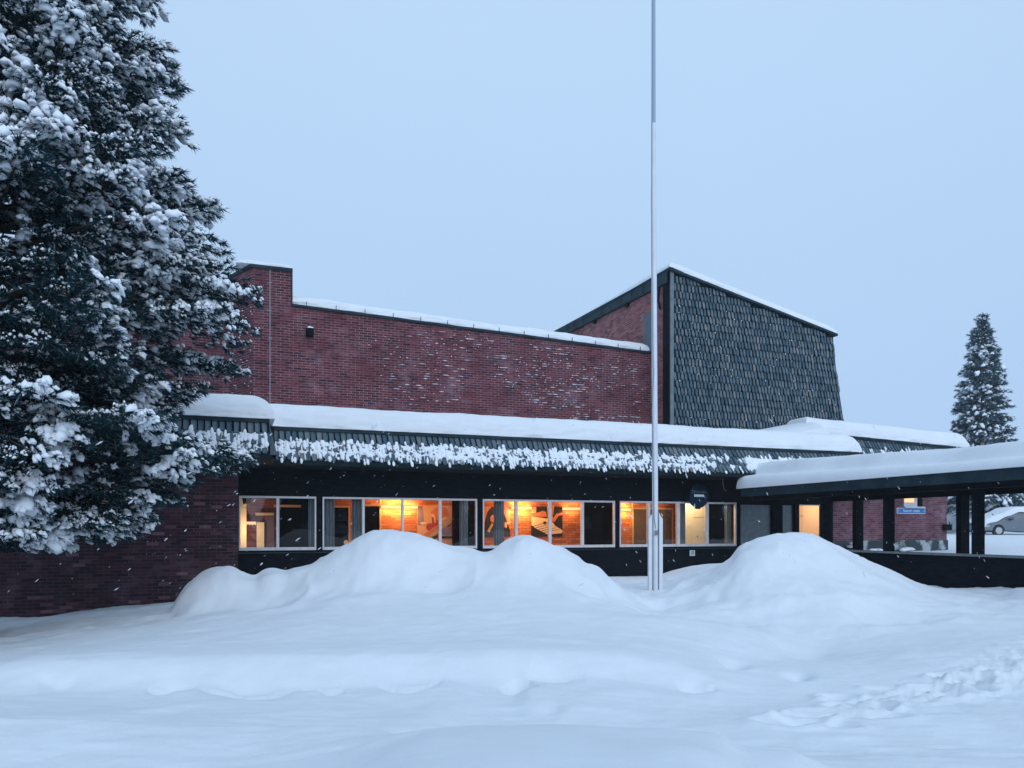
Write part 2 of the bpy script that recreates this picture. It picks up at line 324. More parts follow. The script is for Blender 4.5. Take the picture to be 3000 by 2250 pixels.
# ------------------------------------------------------------------ terrain: one sheet of snow, heights set by ridge lines at their own distances
def lin(pts):
    xs = np.array([p[0] for p in pts], float); ys = np.array([p[1] for p in pts], float)
    def f(u):
        u = np.asarray(u, float)
        n = len(xs); h = np.diff(xs); d = np.diff(ys) / h; m = np.zeros(n)
        m[1:-1] = np.where(d[:-1] * d[1:] > 0, 2 * d[:-1] * d[1:] / (d[:-1] + d[1:] + 1e-12), 0)
        uu = np.clip(u, xs[0], xs[-1]); i = np.clip(np.searchsorted(xs, uu) - 1, 0, n - 2); t = (uu - xs[i]) / h[i]
        return ((2*t**3-3*t**2+1)*ys[i] + (t**3-2*t**2+t)*h[i]*m[i] + (-2*t**3+3*t**2)*ys[i+1] + (t**3-t**2)*h[i]*m[i+1])
    return f
ROWS = [
 (0.4,  [(-1500,4200),(2000,4200),(2500,6000),(4500,6000)]),
 (3.0,  [(-600,2290),(0,2265),(700,2250),(1017,2198),(1166,2160),(1288,2137),(1500,2129),(1907,2137),(2042,2148),(2110,2159),(2178,2192),(2314,2213),(2381,2250),(2500,2330),(3000,2400),(4500,2420)]),
 (3.7,  [(-1500,2100),(0,2107),(542,2124),(712,2129),(1017,2122),(1098,2134),(1166,2160),(1288,2178),(1500,2185),(2000,2190),(2400,2230),(3000,2250),(4500,2260)]),
 (4.2, [(-1500,2150),(0,2155),(542,2172),(1017,2180),(1166,2185),(1500,2185),(2000,2185),(2400,2195),(3000,2195),(4500,2190)]),
 (4.9,  [(-1500,2088),(0,2096),(700,2106),(1500,2108),(2200,2115),(3000,2110),(4500,2110)]),
 (6.1,  [(-1500,2020),(0,2028),(300,2026),(600,2012),(760,2022),(900,2010),(1100,2012),(1300,1996),(1400,2010),(1500,2022),(1560,2000),(1750,2000),(2000,2012),(2300,2035),(3000,2030),(4500,2030)]),
 (6.7,  [(-1500,1990),(-300,1965),(0,1955),(80,1942),(200,1930),(400,1920),(700,1915),(1000,1911),(1500,1906),(1800,1908),(1950,1930),(2100,1968),(2300,1990),(2500,1990),(3000,1975),(4500,1975)]),
 (8.0,  [(-1500,1965),(-300,1950),(0,1944),(200,1916),(500,1890),(1000,1862),(1500,1856),(1800,1862),(2000,1885),(2200,1925),(2400,1940),(2700,1920),(3000,1905),(4500,1905)]),
 (9.5,  [(-1500,1930),(-300,1910),(0,1895),(300,1868),(500,1850),(1000,1808),(1500,1790),(1700,1792),(1907,1803),(2076,1825),(2144,1834),(2246,1874),(2314,1911),(2381,1924),(2500,1905),(2700,1880),(3000,1855),(4500,1850)]),
 (10.9, [(-1500,1895),(0,1862),(300,1835),(505,1815),(800,1775),(1100,1725),(1300,1735),(1500,1710),(1640,1715),(1780,1760),(1907,1808),(2076,1830),(2200,1838),(2350,1835),(2500,1828),(3000,1812),(4500,1810)]),
 (12.3, [(-1500,1870),(0,1843),(289,1820),(480,1800),(503,1794),(513,1768),(530,1733),(552,1704),(590,1676),(635,1661),(680,1661),(700,1669),(748,1683),(771,1669),(804,1662),(836,1669),(862,1662),(921,1646),(957,1631),(992,1610),(1028,1591),(1054,1571),(1090,1557),(1136,1555),(1201,1558),(1227,1561),(1266,1576),(1298,1592),(1347,1602),(1380,1607),(1410,1611),(1430,1606),(1495,1571),(1528,1555),(1554,1556),(1577,1565),(1609,1584),(1629,1604),(1651,1607),(1674,1617),(1697,1636),(1713,1655),(1733,1659),(1756,1669),(1778,1690),(1808,1714),(1840,1739),(1880,1775),(1920,1792),(2000,1780),(2150,1735),(2300,1700),(2450,1705),(2600,1740),(2800,1778),(3000,1775),(4500,1775)]),
 (14.3, [(-1500,1845),(0,1824),(289,1801),(506,1780),(700,1740),(1000,1740),(1700,1735),(1850,1735),(1921,1732),(1990,1718),(2060,1690),(2125,1652),(2145,1637),(2155,1620),(2168,1605),(2190,1594),(2239,1578),(2288,1565),(2327,1561),(2370,1563),(2402,1574),(2444,1595),(2520,1636),(2541,1647),(2616,1677),(2672,1703),(2736,1727),(2803,1735),(2915,1738),(2930,1737),(2971,1727),(3000,1724),(3200,1715),(4500,1715)]),
 (16.2, [(-1500,1835),(0,1808),(145,1803),(289,1786),(506,1766),(700,1705),(1000,1705),(1780,1708),(1850,1706),(1920,1700),(1979,1690),(2060,1672),(2125,1655),(2300,1640),(2500,1680),(2700,1722),(3000,1712),(4500,1712)]),
 (18.5, [(-1500,1800),(500,1760),(700,1690),(1000,1692),(1780,1692),(1850,1692),(1920,1686),(1979,1672),(2028,1660),(2093,1652),(2130,1650),(2300,1660),(2600,1690),(3000,1690),(4500,1690)]),
 (23.0, [(-1500,1750),(700,1690),(1850,1686),(2200,1680),(2600,1650),(3000,1650),(4500,1650)]),
 (30.0, [(-1500,1680),(2000,1650),(2500,1614),(2775,1611),(3000,1606),(4500,1606)]),
 (36.0, [(-1500,1640),(2500,1592),(3000,1586),(4500,1586)]),
 (44.0, [(-1500,1620),(2500,1572),(3000,1568),(4500,1568)]),
 (60.0, [(-1500,1590),(2500,1560),(4500,1560)]),
 (150.0,[(-1500,1556),(4500,1553)]),
]
def build_terrain():
    us = np.concatenate([np.linspace(-6000, -300, 60)[:-1], np.arange(-300, 3300, 5.0), np.linspace(3300, 9000, 60)])
    ys = np.concatenate([np.exp(np.linspace(math.log(0.4), math.log(3.0), 30))[:-1], np.exp(np.linspace(math.log(3.0), math.log(30.0), 330))[:-1], np.exp(np.linspace(math.log(30), math.log(150), 60))])
    kY = np.array([r[0] for r in ROWS]); K = np.array([H - (lin(r[1])(us) - HZ) / F * r[0] for r in ROWS])   # rows x cols
    # light smoothing across each ridge line
    ker = np.array([1, 2, 3, 2, 1.]) / 9
    for i in range(len(K)): K[i] = np.convolve(np.pad(K[i], 2, mode='edge'), ker, 'valid')
    h = np.diff(kY)[:, None]; d = np.diff(K, axis=0) / h; m = np.zeros_like(K)
    a, b = d[:-1], d[1:]; w1 = 2 * h[1:] + h[:-1]; w2 = h[1:] + 2 * h[:-1]
    with np.errstate(divide='ignore', invalid='ignore'):
        m[1:-1] = np.where(a * b > 0, (w1 + w2) / (w1 / a + w2 / b), 0)
    i = np.clip(np.searchsorted(kY, ys) - 1, 0, len(kY) - 2); t = ((ys - kY[i]) / np.diff(kY)[i])[:, None]; hh = h[i]
    Zg = (2*t**3-3*t**2+1)*K[i] + (t**3-2*t**2+t)*hh*m[i] + (-2*t**3+3*t**2)*K[i+1] + (t**3-t**2)*hh*m[i+1]
    U, Yg = np.meshgrid(us, ys); X = (U - 1500) / F * Yg
    def sm(x, lo, hi):
        q = np.clip((x - lo) / (hi - lo), 0, 1); return q * q * (3 - 2 * q)
    Vv = HZ + (H - Zg) / Yg * F
    Zg = Zg - sm(Yg, 9.5, 11.5) * (1 - sm(Yg, 15, 18)) * (0.19 * np.abs(fbm(X * .8 + 4, Yg * .8, 91, 4)) - .035)
    Zg = Zg + 0.006 * fbm(X * 3 + Yg, Yg * 14, 14, 3) * (1 - sm(Yg, 9, 14)) 
    # broad undulation, wind ripples, and a churned trail towards the lower right
    Zg = Zg + 0.035 * fbm(X * 0.9, Yg * 0.9, 3) * sm(Yg, 2, 5) * (1 - sm(Yg, 25, 40)) + 0.010 * fbm(X * 4, Yg * 5, 8) * (1 - sm(Yg, 15, 25))
    tr = lin([(1700, 2210), (2100, 2130), (2400, 2090), (2700, 2030), (3000, 1950), (3400, 1850)])(U)
    wd = 22 + 50 * sm(U, 2300, 3000)
    mask = np.exp(-((Vv - tr) / wd) ** 2) * sm(U, 2250, 2750) * (Yg < 9.5)
    n = fbm(X * 5.5, Yg * 5.5, 21, 4); cl = np.abs(fbm(X * 3.2, Yg * 3.2, 33, 3))
    Zg = Zg + mask * .5 * (0.10 * n + 0.09 * (0.25 - cl) + .06 * fbm(X * 13, Yg * 13, 51, 3)) * (0.35 + .65 * sm(U, 2100, 2700))
    band = np.exp(-((Vv - lin([(0, 2160), (3000, 2190)])(U)) / 40) ** 2) * sm(U, 2200, 2500) * (Yg < 6)
    Zg = Zg + band * 0.02 * fbm(X * 2, Yg * 9, 5)
    # crescent scoops at the foot of the ploughed bank
    for (cu, cy_, ru, ry, dp) in ((520, 6.15, 60, .12, .05), (720, 6.1, 110, .14, .045), (900, 6.1, 80, .12, .03), (1250, 6.2, 100, .16, .035), (1500, 6.05, 40, .15, .03), (1600, 6.3, 90, .10, .05), (2030, 6.2, 45, .14, .07), (2150, 7.4, 45, .28, .09), (2340, 7.0, 40, .25, .10), (2105, 12.6, 30, .3, .06), (1620, 5.2, 40, .2, .03)):
        Zg = Zg - dp * np.exp(-(((U - cu) / ru) ** 2 + ((Yg - cy_) / ry) ** 2) * 1.5)
    for (cu, c0, ru, curv, dp) in ((720, 6.12, 150, .25, .07), (970, 6.10, 45, .12, .04), (1200, 6.22, 95, .35, .06), (1520, 6.05, 60, -.30, .07), (1620, 6.28, 95, .06, .045), (2040, 6.25, 65, .2, .05), (170, 6.35, 60, .05, .04), (470, 6.15, 45, .12, .05)):
        q = (U - cu) / ru; yc = c0 - curv * (1 - q * q) * .5 + .03 * vnoise(U / 25., U * 0 + cu, 7); dY = Yg - yc
        Zg = Zg - dp * np.clip(1 - q * q, 0, 1) * np.where(dY < 0, np.exp(-(dY / .16) ** 2), np.exp(-(dY / .018) ** 2))
    rf_ = np.random.RandomState(12)
    for k in range(24):
        fu = 2330 + 27 * k + rf_.uniform(-40, 40); fv = float(lin([(1700, 2210), (2100, 2130), (2400, 2090), (2700, 2030), (3000, 1950), (3400, 1850)])(fu)) + rf_.uniform(-38, 38); fY = 7.0
        j = np.argmin(np.abs(Vv[:, np.argmin(np.abs(us - fu))] - fv)); fY = ys[j]; fX = (fu - 1500) / F * fY
        an_ = rf_.uniform(-.6, .6); dx_, dy_ = (X - fX) * math.cos(an_) + (Yg - fY) * math.sin(an_), -(X - fX) * math.sin(an_) + (Yg - fY) * math.cos(an_); rr_ = np.sqrt((dx_ / rf_.uniform(.12, .22)) ** 2 + (dy_ / .12) ** 2)
        Zg = Zg - rf_.uniform(.02, .07) * np.exp(-rr_ ** 4) + .02 * np.exp(-((rr_ - 1.35) / .3) ** 2)
    # small pock marks and lumps
    rng = np.random.RandomState(4)
    Ab = X * CP + Yg * SP; Bb = -X * SP + Yg * CP
    inside = (Bb > 20.15) & (Ab < 18.3) & (Ab > -30); Zg = np.where(inside, np.minimum(Zg, -0.6), Zg)
    inside = (Bb > 18.95) & (Ab < 0.1) & (Ab > -30); Zg = np.where(inside, np.minimum(Zg, -0.8), Zg)
    inside = (Bb > 22.6) & (Ab < 26.1); Zg = np.where(inside & (Bb < 33), np.minimum(Zg, 0.0), Zg)
    V3 = np.stack([X, Yg, Zg], -1).reshape(-1, 3); nr, nc = U.shape
    idx = np.arange(nr * nc).reshape(nr, nc)
    Fq = np.stack([idx[:-1, :-1], idx[:-1, 1:], idx[1:, 1:], idx[1:, :-1]], -1).reshape(-1, 4)
    o = np_mesh('snow_ground', V3, Fq, M['snow'], smooth=True); tag(o, kind='structure')
    # the rest of the land, a wide lower sheet
    g = MB(world=True); g.face([(-3000, -3000, -1.6), (3000, -3000, -1.6), (3000, 3000, -1.6), (-3000, 3000, -1.6)])
    tag(g.build('ground', M['snow']), kind='structure')
build_terrain()

# ------------------------------------------------------------------ the brick building
Bw, Bl, Bu, Bt, Bn = 19.9, 18.7, 23.3, 22.0, 22.3      # window wall, left wall, hall wall, tower front, annex wall
EB, EL, EN = 19.1, 17.88, 21.0                          # top edges of the eaves
ZE, ZS = 3.92, 2.99
AE = 18.8; AT = A(1905, Bu)
bld = empty('brick_building', W(9, 20, 0), 'long dark red brick building with snowy flat roofs, shingled eaves and a shingled tower', 'building')

# lower facade -------------------------------------------------
WINS = [((700, 926), [(810, 818)]), ((945, 1397), [(1061, 1068), (1176, 1183), (1285.5, 1293.5)]),
        ((1414, 1800.5), [(1508, 1516.5), (1607, 1615), (1702, 1710)]), ((1814.5, 2156), [(1896, 1904), (1982, 1991), (2067, 2075)])]
z0w, z1w = 0.955, 2.295
wall = MB()
xs = [A(698, Bw) - 0.3] + [x for (l, r), _ in WINS for x in (A(l, Bw), A(r, Bw))]
PAN = [(2169, 2263), (2290, 2327), (2340, 2411)]
pa = [(A(l, Bw), A(r, Bw)) for l, r in PAN]; zp = Z(2300, 1477.5, Bw)
wall.box(-0.1, 18.55, Bw, Bw + 0.18, z1w, ZS)                       # above the windows
wall.box(-0.1, pa[0][0] - 0.05, Bw, Bw + 0.18, -0.9, z0w)                 # below the windows
edges = [-0.1] + [x for (l, r), _ in WINS for x in (A(l, Bw), A(r, Bw))] + [pa[0][0] - 0.05]
for k in range(0, len(edges), 2):
    if edges[k + 1] - edges[k] > 0.02: wall.box(edges[k], edges[k + 1], Bw - 0.001, Bw + 0.18, z0w, z1w)
wall.box(pa[0][0] - 0.05, pa[0][0], Bw, Bw + 0.18, -0.5, z1w)
wall.box(pa[0][1], pa[1][0], Bw - 0.05, Bw + 0.18, -0.5, z1w)
wall.box(pa[1][1], pa[2][0], Bw - 0.03, Bw + 0.18, -0.5, z1w)
wall.box(pa[2][1], 18.55, Bw, Bw + 0.18, -0.5, z1w)
wall.box(18.37, 18.55, Bw + 0.18, Bn, -0.5, ZS)
for (l, r) in pa: wall.box(l, r, Bw, Bw + 0.18, zp, z1w - 0.001)
wall.build('facade', M['black'], bld)
sill = MB(); sill.box(0.24, pa[0][0] - 0.1, Bw - 0.07, Bw - 0.002, z0w - 0.075, z0w - 0.045); sill.build('sill', M['fascia'], bld)
for (l, r), mul_ in WINS:
    a0, a1 = A(l, Bw), A(r, Bw); t = 0.035
    fr = MB(); b0, b1 = Bw - 0.03, Bw + 0.06
    fr.box(a0, a1, b0, b1, z1w - 0.045, z1w + 0.004); fr.box(a0, a1, b0, b1, z0w, z0w + 0.075)
    fr.box(a0 - 0.001, a0 + t, b0, b1, z0w + 0.075, z1w - 0.045); fr.box(a1 - t, a1 + 0.001, b0, b1, z0w + 0.075, z1w - 0.045)
    fo = fr.build('window', M['frame'], bld)
    for (ml, mr_) in mul_:
        mm = MB(); mm.box(A(ml, Bw), A(mr_, Bw), b0 + 0.004, b1, z0w + 0.075, z1w - 0.045); mm.build('mullion', M['frame'], fo)
    g = MB(); g.face([(a0 + t, Bw + 0.02, z0w + .05), (a1 - t, Bw + 0.02, z0w + .05), (a1 - t, Bw + 0.02, z1w - .03), (a0 + t, Bw + 0.02, z1w - .03)]); g.build('pane', M['glass'], fo)
# entrance: two filmed panes and one lit doorway
for k, (l, r) in enumerate(pa):
    fr = MB(); fr.box(l, l + 0.03, Bw + 0.03, Bw + 0.09, -0.3, zp - 0.03); fr.box(r - 0.03, r, Bw + 0.03, Bw + 0.09, -0.3, zp - 0.03); fr.box(l, r, Bw + 0.03, Bw + 0.09, zp - 0.03, zp)
    fo = fr.build('entrance_panel' if k < 2 else 'entrance_door', M['black'] if k < 2 else M['frame'], bld)
    g = MB(); g.face([(l + .03, Bw + 0.06, -0.3), (r - .03, Bw + 0.06, -0.3), (r - .03, Bw + 0.06, zp - .03), (l + .03, Bw + 0.06, zp - .03)])
    g.build('pane', M['film'] if k < 2 else M['glass'], fo)

# left wing wall
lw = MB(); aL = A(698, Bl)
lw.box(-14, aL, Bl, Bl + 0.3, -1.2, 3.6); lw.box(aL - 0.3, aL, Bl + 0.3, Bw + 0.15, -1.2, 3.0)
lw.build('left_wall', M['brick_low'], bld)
# upper hall wall and chimney
hw = MB(); ac1, ac0 = A(853, Bu), A(740, Bu)
zc = 9.0; zl, zr = Z(856, 898, Bu), Z(1905, 1037, Bu)
hw.prism([(ac1, 3.5), (AT, 3.5), (AT, zr), (ac1, zl)], Bu, Bu + 0.35)
hw.build('hall_wall', M['brick'], bld)
ch = MB()
ch.prism_ab([(ac0, Bu - 0.004), (ac1, Bu - 0.004), (ac1, Bu + 1.3), (ac0 - 0.62, Bu + 1.3)], 3.5, zc)
ch.build('chimney', M['brick'], bld)
hl = MB(); hl.box(-12, ac0 - 0.62, Bu + 1.3, Bu + 1.6, 3.5, 7.6); hl.build('hall_wall', M['brick'], bld)
cp = MB(); cp.prism_ab([(ac0 - 0.05, Bu - 0.06), (ac1 + 0.04, Bu - 0.06), (ac1 + 0.04, Bu + 1.35), (ac0 - 0.68, Bu + 1.35)], zc, zc + 0.09)
cp.box(ac1 + 0.001, ac1 + 0.04, Bu - 0.03, Bu + 0.5, zl, zc); cp.build('chimney_cap', M['fascia'], bld)
cc = MB(); cc.prism([(ac1 + 0.04, zl), (AT, zr), (AT, zr + 0.07), (ac1 + 0.04, zl + 0.07)], Bu - 0.06, Bu + 0.4)
rgl = np.random.RandomState(5)
for k in range(14):
    q = (k + 0.5) / 14; a_ = ac1 + q * (AT - ac1); z_ = zl + q * (zr - zl)
    cc.box(a_ - .008, a_ + .008, Bu - 0.075, Bu - 0.061, z_ + 0.0, z_ + 0.19)
cc.build('coping', M['fascia'], bld)
aj = A(791, Bu); jt = MB(); jt.box(aj - 0.012, aj + 0.012, Bu - 0.03, Bu - 0.006, 4.2, zc - 0.02)
for k in range(6): jt.box(aj - 0.05, aj + 0.05, Bu - 0.02, Bu - 0.005, 4.6 + k * 0.8, 4.62 + k * 0.8)
jt.build('joint_strip', mat('joint_metal', (0.26, 0.24, 0.27), 0.6), bld)

# hall roof slab, low roof slab
rf = MB(); rf.box(0.2, AE, EB + 0.06, Bu, ZE - 0.25, ZE - 0.02); rf.box(-14, 0.86, EL + 0.06, Bu + 1.3, ZE - 0.2, ZE - 0.03); rf.box(AT, 21, Bu, 33, ZE - 0.25, ZE - 0.02)
rf.box(18.8, 26.5, EN + 0.06, 31, 4.3, 4.44)
rf.prism([(ac1, zl - 0.3), (AT, zr - 0.3), (AT, zr - 0.12), (ac1, zl - 0.12)], Bu + 0.35, 33)
rf.build('roof', M['fascia'], bld)

# eaves with shingle bands -------------------------------------
def shingles(name, o0, ea, es, nrm, length, rows, pitch, L_, wid, material, parent, rng, taper=0.45, edge=None, lift=0.035, hole=0.0):
    """tongue shaped shingles. o0 start of top line, ea along, es down the slope, nrm outward (building frame)"""
    o0, ea, es, nrm = map(np.array, (o0, ea, es, nrm))
    V = []; Q = []; T = []; n = 0
    for r in range(rows):
        s0 = r * (L_ * 0.86)
        cols = int(length / pitch)
        for c in range(cols + 1):
            x = c * pitch + (0.5 * pitch if r % 2 else 0) + rng.uniform(-.006, .006)
            if x > length or (edge and not edge(x, s0)): continue
            w = wid * rng.uniform(0.9, 1.06); l = L_ * rng.uniform(0.93, 1.05); up = lift * rng.uniform(0.8, 1.3)
            sk = rng.uniform(-.008, .008)
            prof = [(-w/2, 0, .004), (w/2, 0, .004), (w/2 * .97, l * .55, up * .6), (w * taper + sk, l * .9, up), (w * taper * .55 + sk, l, up * 1.05), (-w * taper * .55 + sk, l, up * 1.05), (-w * taper + sk, l * .9, up), (-w/2 * .97, l * .55, up * .6)]
            top = [o0 + ea * (x + p[0]) + es * (s0 + p[1]) + nrm * (p[2] + .012) for p in prof]
            bot = [o0 + ea * (x + p[0]) + es * (s0 + p[1]) + nrm * (p[2] - .008) for p in prof]
            V += top + bot
            for k in range(1, 8): Q.append([n + k, n + (k + 1) % 8, n + 8 + (k + 1) % 8, n + 8 + k])
            Q.append([n + 0, n + 1, n + 2, n + 7]); Q.append([n + 2, n + 3, n + 6, n + 7]); Q.append([n + 3, n + 4, n + 5, n + 6])
            n += 16
    V = np.array([W(*p) for p in V]); return np_mesh(name, V, np.array(Q), material, parent)
def eave(a0, a1, btop, bbot, ztop, zbot, wallb, rows=3, fas=True):
    rng = np.random.RandomState(int(abs(a0) * 10) + 50)
    e = MB(); e.box(a0, a1, btop - 0.06, btop + 0.12, ztop - 0.08, ztop + 0.0)
    e.build('eave_edge', M['fascia'], bld)
    bk = MB(); zb = zbot + 0.11
    bk.face([(a0, btop, ztop - .08), (a0, bbot + .02, zb), (a1, bbot + .02, zb), (a1, btop, ztop - .08)])
    bk.face([(a0, btop, ztop - .08), (a0, btop + .3, ztop - .08), (a0, bbot + .3, zb), (a0, bbot + .02, zb)]); bk.face([(a1, btop, ztop - .08), (a1, bbot + .02, zb), (a1, bbot + .3, zb), (a1, btop + .3, ztop - .08)])
    bk.build('eave_board', M['backing'], bld)
    so = MB(); so.box(a0, a1, bbot, bbot + 0.05, zbot, zb); so.box(a0, a1, bbot + 0.05, wallb, zbot, zbot + 0.05)
    so.build('soffit', M['soffit'], bld)
    d = Vector((0, bbot + .02 - btop, zb - ztop + .08)); sl = d.length; d.normalize(); nr = Vector((0, d.z, -d.y))
    if nr.y > 0: nr = -nr
    L_ = (sl + 0.03) / (1 + 0.86 * (rows - 1))
    shingles('shingle_band', (a0 + .07, btop, ztop - .08), (1, 0, 0), tuple(d), tuple(nr), a1 - a0 - .1, rows, 0.144, L_, 0.118, M['shingle'], bld, rng)
    return d, nr, sl, L_
d1, n1, sl1, L1 = eave(A(798, EB), AE, EB, 18.6, ZE, ZS, Bw)
d2, n2, sl2, L2 = eave(-13, A(789, EL) , EL, 17.4, ZE, ZS, Bl)

so = MB(); so.box(aL, A(798, EB), Bl, Bw, ZS, ZS + .05); so.box(aL, A(798, EB), 17.46, Bl, ZS - .001, ZS + .049); so.box(aL + .6, A(798, EB), 18.3, 18.36, ZS + .05, ZE - .1); so.build('soffit', M['soffit'], bld)
# clumps of snow caught on the lower shingle rows
def band_snow(name, a0, a1, b0, z0, d, nr, s_lo, s_hi, dens, label, seed=1, pitch=0.072):
    rng = np.random.RandomState(seed); C = []; SX = []; SY = []; SZ = []
    x = a0
    while x < a1:
        dn = dens(x) * .42
        s = s_lo + rng.uniform(-.05, .05) + 0.04 * math.sin(x * 43.6)
        while s < s_hi:
            if rng.uniform() < dn:
                l = rng.uniform(.06, .13) * (0.75 if s > s_hi - .15 else 1); C.append((x + rng.uniform(-.015, .015), b0 + d.y * (s + l * .5) + nr.y * .045, z0 + d.z * (s + l * .5) + nr.z * .045))
                SX.append(rng.uniform(.024, .04) if s > s_hi - .2 else rng.uniform(.028, .052)); SY.append(l); SZ.append(rng.uniform(.014, .026) if s > s_hi - .2 else rng.uniform(.018, .038))
            s += rng.uniform(.07, .13)
        x += pitch * rng.uniform(.85, 1.1)
    n = len(C); C = np.array([W(*c) for c in C])
    ax = np.array(W(1, 0, 0)); ad = np.array(W(0, d.y, d.z)); an = np.array(W(0, nr.y, nr.z))
    V, Fc = blobs(C, np.array(SX), np.array(SY), np.array(SZ), np.tile(ax, (n, 1)), np.tile(ad, (n, 1)), np.tile(an, (n, 1)), rng)
    return tag(np_mesh(name, V, Fc, M['tree_snow'], smooth=True), label, 'snow', kind='stuff')
fe = lambda u: A(u, 18.9)
def band_sheet(a0, a1, b0, z0, d, nr, s0, s1, dens, label, seed):
    ns_, na = 34, int((a1 - a0) / .022); aa = np.linspace(a0, a1, na); ss = np.linspace(s0, s1, ns_); AA, SS = np.meshgrid(aa, ss)
    dn = np.array([dens(a) for a in aa])[None]; q = (SS - s0) / (s1 - s0)
    off = .028 + .09 * (dn - .72) + .075 * fbm(AA * 6.5, SS * 7, seed, 4) + .014 * np.cos(2 * math.pi * AA / .144) + .012 * np.cos(2 * math.pi * (SS / .12 + .5 * np.floor(AA / .144 * 1.0))) - .07 * np.clip((q - .62) / .38, 0, 1) ** 1.5 - .06 * np.clip((.16 - q) / .16, 0, 1) + .012
    wob = .03 * fbm(AA * 9, SS * 0 + 2, seed + 3, 2)
    off = np.maximum(off, 0.0)
    Bq = b0 + d.y * (SS + wob) + nr.y * off; Zq = z0 + d.z * (SS + wob) + nr.z * off
    P = np.stack([AA * CP - Bq * SP, AA * SP + Bq * CP, Zq], -1).reshape(-1, 3); idx = np.arange(P.shape[0]).reshape(AA.shape)
    Fq = np.stack([idx[:-1, :-1], idx[1:, :-1], idx[1:, 1:], idx[:-1, 1:]], -1).reshape(-1, 4); of = off.reshape(-1)
    Fq = Fq[of[Fq].max(1) > .004]
    tag(np_mesh('eave_snow', P, Fq, M['tree_snow'], smooth=True), label, 'snow', kind='stuff')
def dens1(a):
    if a < fe(1150): return 0.60
    if a < fe(1750): return 0.74
    if a < fe(2090): return 0.64
    if a < fe(2180): return 0.28
    return 0.95
band_snow('eave_snow', A(798, EB) + .05, AE - .1, EB, ZE - .08, d1, n1, 0.30, sl1 + .02, dens1, 'ragged clumps of snow stuck on the shingles of the long front eave')
band_snow('eave_snow', -3.5, A(789, EL) - .05, EL, ZE - .08, d2, n2, 0.30, sl2, lambda a: 0.4, 'snow clumps on the shingles of the nearer left eave beside the pine', 7)
band_sheet(A(798, EB) + .05, AE - .1, EB, ZE - .08, d1, n1, .27, sl1 - .02, dens1, 'crust of snow over the middle shingle rows of the long eave', 61)
band_sheet(-3, A(789, EL) - .05, EL, ZE - .08, d2, n2, .27, sl2 - .02, lambda a: .6, 'crust of snow over the shingles of the nearer left eave', 62)
# hip end of the left eave
hp = MB(); ae = A(789, EL)
hp.face([(ae, EL, ZE - .08), (ae, EL + .9, ZE - .08), (ae + .14, EL + .9, ZS + .1), (ae + .14, 17.4, ZS + .1)]); hp.face([(ae, EL, ZE - .08), (ae + .14, 17.4, ZS + .1), (ae, 17.42, ZS + .1)])
hp.build('eave_end', M['shingle_dark'], bld)

# annex (right wing) with its own sloping eave
aN0, aN1 = A(2358, EN), 25.75
zN = lambda a: 4.78 + (a - aN0) * (4.52 - 4.78) / (A(2792, EN) - aN0)
an = MB(); anw = A(2774, Bn); an.box(18.37, anw, Bn, Bn + 0.3, Z(2700, 1582.5, Bn), 4.4); an.box(anw - .3, anw, Bn + .3, 31, 0.9, 4.4)
hole = None
an.build('annex_wall', M['brick_annex'], bld)
pl = MB(); pl.box(18.37, anw + 0.03, Bn - 0.03, Bn + 0.3, -0.3, Z(2700, 1582.5, Bn) - 0.002); pl.box(anw - .3, anw + .03, Bn + .3, 31, -.3, .9)
pm = noisy('concrete_plinth', (0.02, 0.035, 0.045), (0.03, 0.05, 0.06), 3, 0.8)
# snow blown on to the plinth
nn = N(pm, 'ShaderNodeTexNoise', Scale=1.6, Detail=6.0); tt = N(pm, 'ShaderNodeTexCoord'); L(pm, tt.outputs['UV'], nn.inputs['Vector'])
mk_ = N(pm, 'ShaderNodeMapRange'); mk_.inputs['From Min'].default_value = 0.52; mk_.inputs['From Max'].default_value = 0.6; L(pm, nn.outputs['Fac'], mk_.inputs['Value'])
old = BS(pm).inputs['Base Color'].links[0].from_socket; mxp = N(pm, 'ShaderNodeMix'); mxp.data_type = 'RGBA'; L(pm, mk_.outputs[0], mxp.inputs[0]); L(pm, old, mxp.inputs[6]); mxp.inputs[7].default_value = (.34, .38, .4, 1); L(pm, mxp.outputs[2], BS(pm).inputs['Base Color'])
pl.build('plinth', pm, bld)
# small lit window in the annex
wl, wr = A(2645, Bn), A(2684, Bn); zb, zt = Z(2660, 1484, Bn), Z(2660, 1484, Bn) + 1.2
fr = MB(); fr.box(wl, wr, Bn - .05, Bn - .003, zb, zb + .16); fr.box(wr - .12, wr, Bn - .05, Bn - .003, zb + .16, zt); fr.box(wl, wl + .03, Bn - .05, Bn - .003, zb + .16, zt); fr.box(wl, wr, Bn - .05, Bn - .003, zt, zt + .08)
fr.box(wl, wr + .34, Bn - .12, Bn - .003, zb - .05, zb - .002)
wo_ = fr.build('window', M['frame'], bld)
g = MB(); g.face([(wl + .03, Bn - .02, zb + .16), (wr - .12, Bn - .02, zb + .16), (wr - .12, Bn - .02, zt), (wl + .03, Bn - .02, zt)]); g.build('pane', emis('lit_blind', (1.0, 0.55, 0.24), 0.95), wo_)
g = MB(); g.box(wr + .002, wr + .28, Bn - .04, Bn - .003, zb, zt); g.build('shutter', M['black'], wo_)
e = MB(); e.prism([(aN0, zN(aN0) - .09), (aN1, zN(aN1) - .09), (aN1, zN(aN1)), (aN0, zN(aN0))], EN - .06, EN + .2); e.build('eave_edge', M['fascia'], bld)
